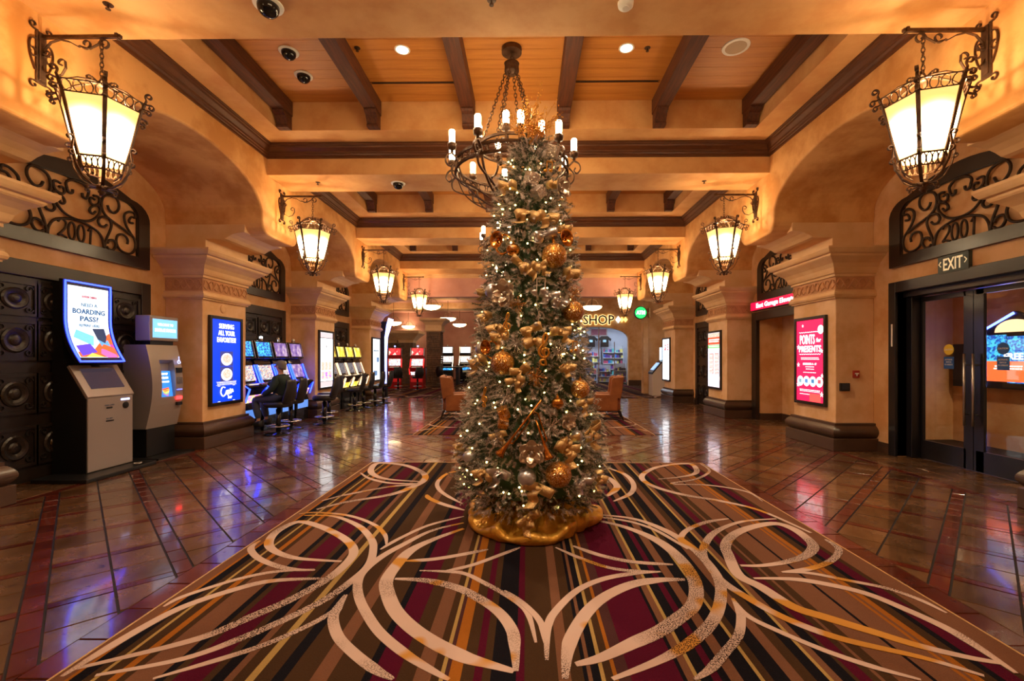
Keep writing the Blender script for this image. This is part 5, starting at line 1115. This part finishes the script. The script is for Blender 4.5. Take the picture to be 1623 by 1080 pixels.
ORN={
 'gold_ball':[(-63,2.37,0.107),(-115,1.46,0.098),(-42,1.9,0.092),(-46,1.24,0.079),(-72,0.58,0.104)],
 'silver_ball':[(-137,2.08,0.065),(-143,1.58,0.06),(-45,1.56,0.043),(-93,0.56,0.074),(-55,0.86,0.051),(-141,0.67,0.053)],
 'mirror':[(-112,2.42,0.059),(-69,1.13,0.051)],
 'horn':[(-128,2.51,0.076),(-50,2.53,0.076),(-130,1.59,0.064)],
 'trumpet':[(-109,0.76,0.0),(-80,0.74,0.0)],
 'clef':[(-80,1.57,0.134),(-111,1.78,0.094),(-126,1.18,0.083)],
 'note':[(-83,2.09,0.073),(-82,1.82,0.073),(-65,3.15,0.055),(-53,1.59,0.053)],
 'flower':[(-116,2.04,0.117),(-44,2.99,0.1),(-90,0.76,0.108),(-64,0.99,0.071)],
 'silver_gift':[(-89,3.05,0.065),(-79,2.93,0.059),(-35,3.37,0.068)],
 'gold_gift':[(-111,1.06,0.056),(-111,0.98,0.05)],
 'ribbon':[(-102,2.29,0.063),(-91,2.26,0.063),(-81,2.26,0.053),(-38,2.25,0.071),(-90,1.74,0.062),(-87,1.65,0.072),(-125,1.77,0.064),(-120,1.68,0.058),(-62,1.72,0.068),(-145,1.47,0.076),(-99,1.39,0.061),(-103,1.32,0.056),(-58,1.44,0.052),(-94,2.74,0.075),(-68,2.72,0.07),(-86,0.48,0.089),(-92,0.22,0.071),(-65,0.76,0.08),(-62,0.84,0.061),(-37,0.87,0.08),(-124,0.58,0.071),(-33,0.48,0.064),(-172,2.12,0.052),(-128,3.01,0.066),(-114,0.88,0.05),(-41,2.65,0.05),(-144,1.87,0.055),(-43,1.12,0.058),(-160,0.73,0.05),(-52,3.03,0.055)],
 'silver_ribbon':[(-112,0.59,0.07),(-71,2.03,0.063),(-60,1.99,0.058),(-73,2.55,0.075),(-53,0.5,0.061)],
 'snow_silver':[(-103,1.62,0.088),(-67,1.55,0.078),(-147,1.79,0.077),(-110,1.18,0.086),(-77,0.95,0.09),(-115,0.85,0.071)],
 'snow_gold':[(-103,1.95,0.073),(-86,1.35,0.081),(-43,2.05,0.065)],
}
def opos(a, z, out=.0):
    r = trad(z)+out; a = math.radians(a); return (TX+r*math.cos(a), TY+r*math.sin(a), z)
def side(a): d = a+90; return 'left' if d < -25 else 'right' if d > 25 else 'middle'
def put(kind, name, label, cat, group, fn, out=.0):
    L = sorted(ORN[kind], key=lambda q: -q[1])
    for i, (a, z, r) in enumerate(L):
        n = len(L); w = 'only one' if n == 1 else ('topmost' if i == 0 else 'lowest' if i == n-1 else ORD[i]+' from the top')
        t = thing(name, '%s on the tree, %s, %s side' % (label, w, side(a)) if n > 1 else label+' on the tree', cat, opos(a, z, out), math.radians(a), group)
        fn(t, r, i)
def cap(t, r, m='gold'): MB().lathe([(.008, r*.96), (.012, r*.97), (.012, r+.012), (.004, r+.014), (.004, r+.03), (0, r+.03)], 10).build('hanger_cap', m, t)
def gball(t, r, i): MB().ball((0, 0, 0), r, 28, 18).build('ball', 'gold_glitter', t, smooth=True); cap(t, r)
def sball(t, r, i): MB().ball((0, 0, 0), r, 28, 18).build('ball', 'silver_satin', t, smooth=True); cap(t, r, 'silver')
def mball(t, r, i): MB().ball((0, 0, 0), r, 20, 12).build('mirror_ball', 'copper_gold', t); cap(t, r)
put('gold_ball', 'glitter_ball', 'large gold glitter ball', 'ornament', 'gold glitter balls', gball, .03)
put('silver_ball', 'silver_ball', 'satin silver ball', 'ornament', 'silver balls', sball, .02)
put('mirror', 'mirror_ball', 'copper-gold faceted mirror ball', 'ornament', 'mirror balls', mball, .01)
RX = Matrix.Rotation(PI/2, 4, 'Y')
def horn(t, r, i):
    MB().lathe([(r*.18, 0), (r*.22, r*.35), (r*.45, r*.7), (r*.95, r*.9), (r, r*.93), (r*.9, r*.9), (r*.4, r*.62), (r*.15, r*.2)], 20, T=RX).build('bell', 'copper_gold', t, smooth=True)
    MB().tube([(-.02, r*1.1*math.cos(a), r*1.1*math.sin(a)-r*.3) for a in np.linspace(.3, 5.6, 18)], r*.13, 6).build('coiled_tube', 'copper_gold', t, smooth=True)
put('horn', 'horn_ornament', 'coppery horn ornament with flared bell', 'ornament', 'horn ornaments', horn, .03)
def trump(t, r, i):
    dz = (.42, .26)[i] if False else .42-.14*i; dy = (.32 if i == 0 else -.09)
    P = [Vector((.03+.02, 0, 0)), Vector((.02, dy, dz))]; d = (P[1]-P[0]).normalized(); q = d.to_track_quat('Z', 'Y').to_matrix().to_4x4()
    MB().lathe([(.045, -.02), (.03, .0), (.018, .05), (.01, .12), (.008, .2), (.007, (P[1]-P[0]).length)], 14, T=Matrix.Translation(P[0]) @ q).build('bell_tube', 'copper_gold', t, smooth=True)
    u = Vector((0, d.z, -d.y))*.03
    MB().tube([P[0]+d*.12+u, P[0]+d*.34+u, P[0]+d*.36, P[0]+d*.34-u*0], .006, 6).build('slide_tube', 'copper_gold', t); MB().tube([P[0]+d*.12, P[0]+d*.11+u*.6, P[0]+d*.12+u], .006, 6).build('bow_tube', 'copper_gold', t)
put('trumpet', 'trumpet_ornament', 'long slim coppery trumpet ornament', 'ornament', 'trumpet ornaments', trump, .04)
CLEF = [(.02, -.95), (-.18, -.9), (-.22, -.7), (-.05, -.62), (.1, -.72), (.1, -.95), (.02, -.3), (-.08, .4), (-.02, .8), (.12, .98), (.2, .75), (.08, .45), (-.2, .15), (-.32, -.15), (-.15, -.45), (.15, -.45), (.3, -.2), (.15, .05), (-.08, .0), (-.12, -.2), (.0, -.3)]
def clef(t, r, i): MB().tube([(.03, p.x*r, p.y*r) for p in smoothpath([(-x, y) for x, y in CLEF] if False else CLEF, 4)], r*.07, 6).build('clef', 'gold', t, smooth=True)
put('clef', 'treble_clef', 'gold treble clef ornament', 'ornament', 'treble clefs', clef, .05)
def note(t, r, i):
    r *= .85
    m = 'gold' if i in (0, 3) else 'silver'
    MB().ball((.03, -r*.6, -r*.7), r*.32, 10, 6, (.5, 1.2, .9)).build('note_head', m, t, smooth=True); MB().tube([(.03, -r*.3, -r*.7), (.03, -r*.25, r)], r*.09, 5).build('stem', m, t)
    if i != 2: MB().ball((.03, r*.5, -r*.5), r*.32, 10, 6, (.5, 1.2, .9)).build('note_head', m, t, smooth=True); MB().tube([(.03, r*.8, -r*.5), (.03, r*.85, r*1.15)], r*.09, 5).build('stem', m, t); MB().box(.02, .04, -r*.28, r*.86, r*.98, r*1.15).build('beam', m, t)
    else: MB().tube([(.03, p.x, p.y) for p in smoothpath([(-r*.25, r), (r*.3, r*.7), (r*.45, r*.2), (r*.3, -.1*r)], 4)], r*.09, 5).build('flag', m, t)
put('note', 'music_note', 'glittery music note ornament', 'ornament', 'music notes', note, .05)
def flower(t, r, i):
    def petal(sz, lift):
        b = MB(); rows = []
        for k in range(7):
            s = k/6; w = sz*.48*math.sin(PI*(.12+.83*s))**.8; x = .01+lift*sz*s*s; rows.append([(x+.12*sz*abs(u)**2*(1-.3*s), w*u, sz*s) for u in (-1, -.5, 0, .5, 1)]+[(x+.12*sz*abs(u)**2*(1-.3*s)-.003, w*u, sz*s) for u in (1, .5, 0, -.5, -1)])
        return b.loft(rows).mesh('petal', 'silver_leaf', True)
    for n, sz, lift, o in ((6, r, .35, 0), (5, r*.7, .75, .4)):
        me = petal(sz, lift)
        for k in range(n):
            q = bpy.data.objects.new('petal', me); COL.objects.link(q); q.parent = t; q.rotation_euler = (2*PI*k/n+o, 0, 0); q.location = (.02, 0, 0)
    MB().ball((.04, 0, 0), r*.16, 8, 6).build('flower_centre', 'silver_glitter', t, smooth=True)
put('flower', 'magnolia_flower', 'silvery champagne magnolia flower', 'ornament', 'magnolia flowers', flower, .03)
def gift(m):
    def f(t, r, i):
        o = MB().box(-r*.8, r*.8, -r*.8, r*.8, -r*.8, r*.8).build('box', m, t, bevel=r*.15); o.rotation_euler = (.4+i, .3, .5)
        b = MB().box(-r*.83, r*.83, -r*.1, r*.1, -r*.83, r*.83).build('band', 'silver' if 'silver' in m else 'gold', t); b.rotation_euler = (.4+i, .3, .5)
    return f
put('silver_gift', 'gift_ornament', 'small silver glitter gift box', 'ornament', 'silver gift boxes', gift('silver_glitter'), .03); put('gold_gift', 'gift_ornament', 'small gold glitter gift box', 'ornament', 'gold gift boxes', gift('gold_glitter'), .03)
def ribbon_orn(m):
    def f(t, r, i):
        R_ = random.Random(i*7+1); r *= 1.25
        for s, nm in ((1, 'loop'), (-1, 'loop'), (R_.choice((-1, 1)), 'tail')):
            ang = R_.uniform(-.7, .7)
            if nm == 'loop': pts = [(.0, 0, 0), (.05, s*r*.45, .1*r), (.07, s*r*.95, .15*r), (.03, s*r*1.15, .05*r), (-.01, s*r*.8, 0), (.0, 0, 0)]; wd = (.25, 0, 1)
            else: pts = [(.02, 0, 0), (.06, s*r*.35, -r*.4), (.03, s*r*.15, -r*.9), (.07, s*r*.5, -r*1.4)]; wd = (.3, 1, .25)
            o = MB().strap(smoothpath(pts, 4), r*.75, .004, wd).build(nm, m, t, smooth=True); o.rotation_euler = (ang, 0, 0)
        MB().ball((.03, 0, 0), r*.25, 8, 6, (1, 1, .8)).build('knot', m, t, smooth=True)
    return f
put('ribbon', 'ribbon_bow', 'gold wired ribbon bow', 'ribbon', 'gold ribbon bows', ribbon_orn('gold_ribbon'), .0); put('silver_ribbon', 'ribbon_bow', 'silver glitter ribbon bow', 'ribbon', 'silver ribbon bows', ribbon_orn('silver'), .0)
def burst(m):
    def f(t, r, i):
        b = MB(); R_ = random.Random(i)
        for k in range(42):
            d = Vector((abs(R_.gauss(.2, .6)), R_.gauss(0, 1), R_.gauss(0, 1))).normalized()*r*R_.uniform(.75, 1.05); b.tube([(0, 0, 0), d], .0022, 3); b.ball(d, .006, 5, 3)
        o = b.build('spikes', m, t); o['kind'] = 'stuff'; MB().ball((0, 0, 0), r*.14, 8, 6).build('core', m, t)
    return f
put('snow_silver', 'snowburst_ornament', 'spiky silver snowburst', 'ornament', 'silver snowbursts', burst('silver_glitter'), .04); put('snow_gold', 'snowburst_ornament', 'spiky gold snowburst', 'ornament', 'gold snowbursts', burst('gold_glitter'), .04)
# ================================================================ ARMCHAIRS
def armchair(label, loc, rz):
    """wing chair facing +X"""
    t = thing('wing_armchair', label, 'armchair', loc, rz, 'tan leather wing armchairs')
    MB().box(-.3, .36, -.3, .3, .24, .43).build('seat_base', 'leather_tan', t, bevel=.03); MB().box(-.22, .37, -.25, .25, .4, .52).build('seat_cushion', 'leather_tan', t, bevel=.04)
    MB().prism([(-.27, .25), (-.19, .25), (-.24, 1.05), (-.29, 1.08), (-.38, 1.06), (-.38, 1.0)], -.29, .29, 'y').build('backrest', 'leather_tan', t, bevel=.025)
    for s in (-1, 1):
        MB().box(-.24, .36, min(s*.26, s*.37), max(s*.26, s*.37), .22, .64).build('armrest', 'leather_tan', t, bevel=.035)
        MB().prism([(-.3, .5), (-.02, .6), (-.05, .72), (-.08, .98), (-.12, 1.04), (-.38, 1.06)], min(s*.29, s*.37), max(s*.29, s*.37), 'y').build('wing', 'leather_tan', t, bevel=.025)
        for x0, x1 in ((.3, .32), (-.27, -.36)): MB().loft([[(x+a*w, s*.31+b*w, z) for a, b in ((-1, -1), (1, -1), (1, 1), (-1, 1))] for x, w, z in ((x1, .014, .006), (x0, .026, .24))]).build('leg', 'dark_wood', t)
        MB().box(-.3, .31, s*.31-.012, s*.31+.012, .12, .145).build('stretcher', 'dark_wood', t)
    MB().box(-.012, .012, -.31, .31, .12, .145).build('stretcher', 'dark_wood', t)
    return t
ac = armchair('tan leather wing armchair on the left, facing the tree axis', (-1.58, 11.2, .006), .12); dup(ac, (2.15, 11.25, .006), PI-.1, 'tan leather wing armchair on the right, facing left, before the gift shop')
# ================================================================ FAR END: CASINO FLOOR AND GIFT SHOP
struct(MB().box(-5.9, 5.9, 17.0, 17.3, 3.8, 5.6).box(-6.1, -5.2, 16.95, 17.05, 0, 0.01).build('wall_header', 'plaster_pink'))
struct(MB().box(-4.22, 4.22, 16.45, 17.0, 4.62, 5.5).build('ceiling_end', 'plaster_beam'))
cr = MB()
for k, (d, z) in enumerate(((.05, 4.5), (.1, 4.54), (.16, 4.58))): cr.box(-4.3, 4.3, 17.0-d, 17.0, z, z+.04)
struct(cr.build('trim_6', 'cast_stone'))
struct(MB().box(-18, 9, 17.3, 40, 4.8, 4.95).build('ceiling_casino', 'plaster_pink')); struct(MB().box(-18, 1.8, 33, 33.2, 0, 4.8).build('wall_far', 'plaster_pink')); struct(MB().box(-18.2, -18, 17, 40, 0, 4.8).build('wall_casino_left', 'plaster_pink'))
tr_ = MB()
for y0, z in ((20, 4.5), (27, 4.45)): tr_.box(-18, 1.6, y0, y0+1.2, z, 4.8)
struct(tr_.build('ceiling_soffit', 'plaster_light'))
for ix in range(5):
    o = MB().box(-6.5+1.5*ix, -5.2+1.5*ix, 23.0, 25.6, 4.775, 4.8).build('ceiling_panel', 'plaster_light', bpy.data.objects['ceiling_casino'], bevel=.01)
# wall beside the cash machine and the shop front
struct(MB().box(5.1, 9.2, 19.4, 19.6, 0, 4.8).box(5.1, 5.3, 19.25, 19.4, 0, 4.8).build('wall_right_end', 'plaster_wall')); struct(MB().box(8, 8.2, 17, 19.4, 0, 4.8).build('wall_right_return', 'plaster_wall'))
ow = [(1.8, 0), (1.8, 4.8), (8.5, 4.8), (8.5, 0), (5.75, 0), (5.75, 2.5)]+[(3.95+1.8*math.cos(a), 2.5+.72*math.sin(a)**.8) for a in np.linspace(.12, PI-.12, 16)]+[(2.15, 2.5), (2.15, 0)]
sw = struct(MB().prism(ow, 25, 25.25, 'y').build('wall_shop', 'plaster_wall')); struct(MB().box(5.75, 8.5, 24.96, 25, .0, .3).build('baseboard_shop', 'plinth_brown'))
MB().box(2.15, 5.75, 25.15, 25.16, 0, 3.2).build('shop_window_pane', 'clear_glass', sw); MB().box(4.12, 4.17, 25.12, 25.18, 0, 3.2).box(5.0, 5.03, 25.12, 25.18, 0, 2.4).build('mullion', 'chrome', sw)
struct(MB().box(1.6, 8.5, 29, 29.1, 0, 3.6).box(1.6, 1.7, 25.25, 29, 0, 3.6).box(6.8, 6.9, 25.25, 29, 0, 3.6).build('wall_shop_inside', mat('shop_white', (.5, .52, .6), .6))); struct(MB().box(1.6, 8.5, 25.25, 29, 3.5, 3.6).build('ceiling_shop', 'shop_white'))
for x in (2.6, 3.8, 5.0, 6.2):
    t = thing('shop_light', 'bright strip light on the gift shop ceiling, %s from the left' % ORD[int((x-2.6)/1.2+.1)], 'ceiling light', (x, 27, 3.48)); MB().box(-.3, .3, -.9, .9, -.02, 0).build('diffuser', E((.75, .85, 1), 7), t); MB().box(-.33, .33, -.93, .93, -.01, .01).build('housing', 'white_metal', t)
def shelf(x, y, w, h, lab, rows=5):
    t = thing('shop_shelf', lab, 'shelf', (x, y, 0), 0, 'gift shop shelves'); MB().box(-w/2, w/2, .3, .34, 0, h).box(-w/2, -w/2+.03, 0, .34, 0, h).box(w/2-.03, w/2, 0, .34, 0, h).build('back', 'shop_white', t)
    for k in range(rows):
        z = .12+k*(h-.2)/rows; MB().box(-w/2, w/2, 0, .34, z-.03, z).build('shelf_board', 'white_metal', t)
        xx = -w/2+.06
        while xx < w/2-.1:
            ww = random.uniform(.06, .16); hh = random.uniform(.12, .28)*(h/rows/.45)
            c, cn = random.choice([((.05, .2, .6), 'blue'), ((.6, .65, .8), 'pale blue'), ((.1, .05, .3), 'indigo'), ((.6, .1, .2), 'red'), ((.1, .5, .5), 'teal'), ((.8, .7, .2), 'yellow'), ((.03, .03, .05), 'black'), ((.5, .3, .6), 'lilac')])
            n_ = 'goods_%.2f_%.2f_%.2f' % c; (n_ in M) or mat(n_, c, .4); tag(MB().box(0, ww, .05, .25, 0, hh).build('souvenir', n_, None, loc=(x+xx, y, z)), '%s souvenir on the %s board of %s' % (cn, ORD[k], lab), 'souvenir', 'souvenirs on '+lab); xx += ww+.02
    return t
shelf(4.2, 28.6, 1.2, 2.1, 'the tall left gift shop shelf'); shelf(5.6, 28.6, 1.3, 2.3, 'the tall right gift shop shelf', 6); shelf(4.75, 27, .8, 1.1, 'the low front gift shop shelf', 3); shelf(5.6, 26.3, .7, 1.2, 'the small shelf by the shop window', 3)
for x, w_ in ((4.2, 'left'), (5.05, 'right')):
    t = thing('shirt', 'black t-shirt hanging in the gift shop, the %s one' % w_, 'shirt', (x, 28.52, 2.2)); MB().prism([(-.25, 0), (.25, 0), (.25, .45), (.38, .35), (.42, .5), (.2, .68), (-.2, .68), (-.42, .5), (-.38, .35), (-.25, .45)], -.02, .04, 'y').build('fabric', 'black', t); MB().box(-.1, .1, -.025, -.02, .3, .45).build('print', E((.3, .5, .6), .4), t)
t = thing('framed_picture', 'small framed red and blue picture high in the gift shop', 'picture', (4.75, 28.96, 2.9)); MB().box(-.55, .55, -.04, 0, 0, .5).build('frame', 'kiosk_grey', t); MB().box(-.48, .48, -.05, -.04, .06, .44).build('print', mat('print_red', (.25, .05, .08), .5), t)
t = thing('shop_sign', 'gold-edged letters SHOP above the gift shop entrance', 'sign', (4.1, 24.98, 3.36))
def ftext(b, s, x, z, h, dy, bold, w):
    vs, fs = text_geo(s, bold); k = h/.7; ww = max(v.x for v in vs)-min(v.x for v in vs); b.add([(x+v.x*w/ww, dy-v.z, z+v.y*k) for v in vs], fs)
MBx = MB(); ftext(MBx, 'SHOP', 0, 0, .5, -.03, .05, 1.74); MBx.build('letter_edge', E((1, .8, .35), 1.6), t); MBy = MB(); ftext(MBy, 'SHOP', 0, 0, .5, -.07, .015, 1.7); MBy.build('letter_face', mat('letter_brown', (.12, .03, .015), .5), t)
for k, (c, s) in enumerate(((E((.7, .9, 1), 1.5), .15), (E((1, .7, .2), 1.5), .12), (E((1, .7, .2), 1.5), .12))): MB().prism([(1.08+.2*k-s, .25), (1.08+.2*k, .25-s*1.3), (1.08+.2*k+s, .25), (1.08+.2*k, .25+s*1.3)], -.06, -.03, 'y').build('diamond', c, t)
# cash machine and its round sign
t = thing('atm_sign', 'round green lit sign reading ATM', 'sign', (4.93, 19.1, 3.4))
TY_ = Matrix.Rotation(PI/2, 4, 'X')
MB().lathe([(0, -.06), (.27, -.06), (.27, .06), (0, .06)], 28, T=TY_).build('housing', 'black', t); MB().lathe([(0, .06), (.235, .06), (.235, .075), (0, .075)], 28, T=TY_).build('face', E((.02, .8, .12), 1.8), t); b = MB(); ftext(b, 'ATM', 0, -.07, .15, -.08, .025, .36); b.build('lettering', wht(2.2), t); MB().box(.2, .4, .0, .04, -.03, .03).box(.36, .4, -.1, .14, -.2, .2).build('mount', 'cast_stone', t)
t = thing('cash_machine', 'beige cash machine with dark sloping screen and lit blue-white topper', 'cash machine', (5.5, 18.4, 0), 0)
MB().prism([(-.33, 0), (.45, 0), (.45, 1.32), (.05, 1.32), (-.33, .9)], -.3, .3, 'y').build('body', mat('atm_beige', (.62, .5, .42), .5), t, bevel=.012); MB().prism([(-.35, .86), (-.34, .94), (.02, 1.36), (.12, 1.4), (.12, 1.34), (.03, 1.31)], -.31, .31, 'y').build('console', 'black', t)
MB().prism([(-.27, 1.03), (-.29, 1.04), (-.05, 1.32), (-.03, 1.3)], -.2, .2, 'y').build('screen', E((.3, .5, .9), 1.2), t); MB().box(.12, .42, -.27, .27, 1.36, 1.95).build('topper', 'black', t)
MB().box(.1, .12, -.25, .25, 1.42, 1.93).build('topper_screen', E((.5, .75, 1), 3), t); MB().box(.14, .4, -.28, -.27, 1.45, 1.9).build('topper_side', 'black_gloss', t); MB().box(.22, .3, -.285, -.28, 1.6, 1.75).build('symbol', E((.4, .7, 1), 2), t); MB().box(.1, .2, -.31, -.3, 1.05, 1.22).build('card_box', 'red_plastic', t)
# glowing column standing in for reflected light on a wall edge beyond the last left pillar
t = thing('glow_column', 'tall white-blue glow added for reflected light on a wall edge past the farthest left pillar', 'glowing column', (-5.3, 17.4, 0)); MB().box(-.12, .12, -.1, .1, 0, 2.9).build('housing', 'black', t); MB().tube([(.1, -.12, .4), (.1, -.12, 1.6), (.12, -.12, 2.3), (.22, -.12, 2.75), (.3, -.12, 3.0)], [.03, .04, .06, .09, .1], 8).build('glow_tube', E((.25, .3, 1), 5), t)
# far slot machines
RED = E((1, .03, .03), 1.2)
mat('red_cab', (.45, .015, .015), .2, coat=.5)
for x, y, rz, lab in ((-5.25, 22.6, -PI/2, 'red slot machine at the casino edge, right of the pair'), (-6.45, 22.8, -PI/2+.2, 'red slot machine at the casino edge, left of the pair')):
    s_ = slot(lab, (x, y, 0), rz, dict(cab='red_cab', top='red_screen', main='bingo_screen', belly='bingo_screen', low=E((.5, .01, .01), .4), strip=RED, can=E((.2, .3, 1), 5))); s_.scale = (1.12, 1.15, 1.08)
for x, lab in ((-4.9, 'white-topped slot machine at the far wall, left of the pair'), (-3.75, 'white-topped slot machine at the far wall, right of the pair')):
    s_ = slot(lab, (x, 29.2, 0), -PI/2, dict(top=E((.8, .85, 1), 2.2), main='bingo_screen', belly='blue_screen', low='black', strip=E((.9, .8, .6), 3))); s_.scale = (1.25, 1.25, 1.2)
for x, y, rz, lab in ((-5.0, 21.5, 2.2, 'black stool in front of the right red slot machine'), (-4.2, 23.4, 1.2, 'black stool beside the stone pillar'), (-5.95, 21.6, 1.8, 'black stool with blue sheen before the left red slot machine'), (-3.9, 27.6, PI/2, 'black stool at the far white-topped slot machines')): dup(stl, (x, y, 0), rz, lab)
t = thing('gaming_table', 'dark gaming table in front of the far slot machines', 'table', (-4.6, 25.6, 0)); MB().box(-1.3, 1.2, -.5, .5, .95, 1.02).build('top', 'black', t, bevel=.02); [MB().box(x-.08, x+.08, -.3, .3, 0, .95).build('leg', 'black', t) for x in (-1, .9)]
# stone pillar made of stacked courses
t = thing('stone_pillar', 'stacked rubble stone pillar with pale capital in the casino', 'pillar', (-4.75, 24.4, 0)); z = 0
while z < 2.9:
    hh = random.uniform(.09, .16); x = -.38
    while x < .36:
        ww = min(random.uniform(.15, .35), .38-x); d = random.uniform(0, .03); MB().box(x, x+ww-.012, -.38-d, .38+d, z, z+hh-.012).build('stone', 'stone', t); x += ww
    z += hh
MB().loft([[(-a, -a, zz), (a, -a, zz), (a, a, zz), (-a, a, zz)] for a, zz in ((.4, 2.9), (.45, 2.95), (.43, 3.1), (.43, 3.25), (.55, 3.4), (.7, 3.5), (.7, 3.6))]).build('capital', 'cast_stone', t)
for x, y, lab in ((-8.0, 27.5, 'pale capital column behind the red slot machines, left'), (-6.9, 27.0, 'pale capital column behind the red slot machines, right')):
    t = thing('casino_column', lab, 'pillar', (x, y, 0)); MB().box(-.4, .4, -.4, .4, 0, 2.4).build('shaft', 'stone', t); MB().loft([[(-a, -a, zz), (a, -a, zz), (a, a, zz), (-a, a, zz)] for a, zz in ((.42, 2.4), (.45, 2.55), (.62, 2.75), (.85, 2.95), (.85, 3.1))]).build('capital', 'cast_stone', t)
# bowl pendants
def bowl(label, loc):
    t = thing('bowl_pendant', label, 'pendant light', loc, 0, 'alabaster bowl pendants over the casino'); R = .46
    MB().lathe([(0.01, -.02)]+[(R*math.sin(a), .2-.2*math.cos(a)) for a in np.linspace(.1, PI/2, 8)]+[(R-.02, .2), (.01, .04)], 24).build('bowl', 'bowl_glass', t, smooth=True)
    MB().lathe([(0, -.09), (.02, -.06), (.03, -.03), (0, -.01)], 10).build('finial', 'bronze_iron', t); MB().tube([(0, 0, .2), (0, 0, 4.8-loc[2])], .012, 5).build('stem', 'bronze_iron', t)
    for k in range(3):
        a = 2*PI*k/3+.3; MB().tube([(p.x*math.cos(a), p.x*math.sin(a), p.y) for p in smoothpath([(.03, .55), (.2, .5), (.3, .35), (R, .2), (R+.1, .24), (R+.06, .32)], 3)], .012, 5).build('arm', 'bronze_iron', t)
    return t
bw = None
for x, y, z, l in ((-4.4, 21.7, 3.8, 'big alabaster bowl pendant right behind the farthest left lantern'), (-4.35, 26.1, 3.6, 'bowl pendant right of centre among the left casino lights'), (-4.4, 31, 3.62, 'bowl pendant nearest the tree over the casino'), (-7.6, 26.5, 3.4, 'bowl pendant just past the farthest left pillar'),
                   (-8.3, 32.5, 3.6, 'small bowl pendant above the red slot machines'), (3.28, 21.6, 3.75, 'bowl pendant hanging before the SHOP sign')):
    bowl(l, (x, y, z))
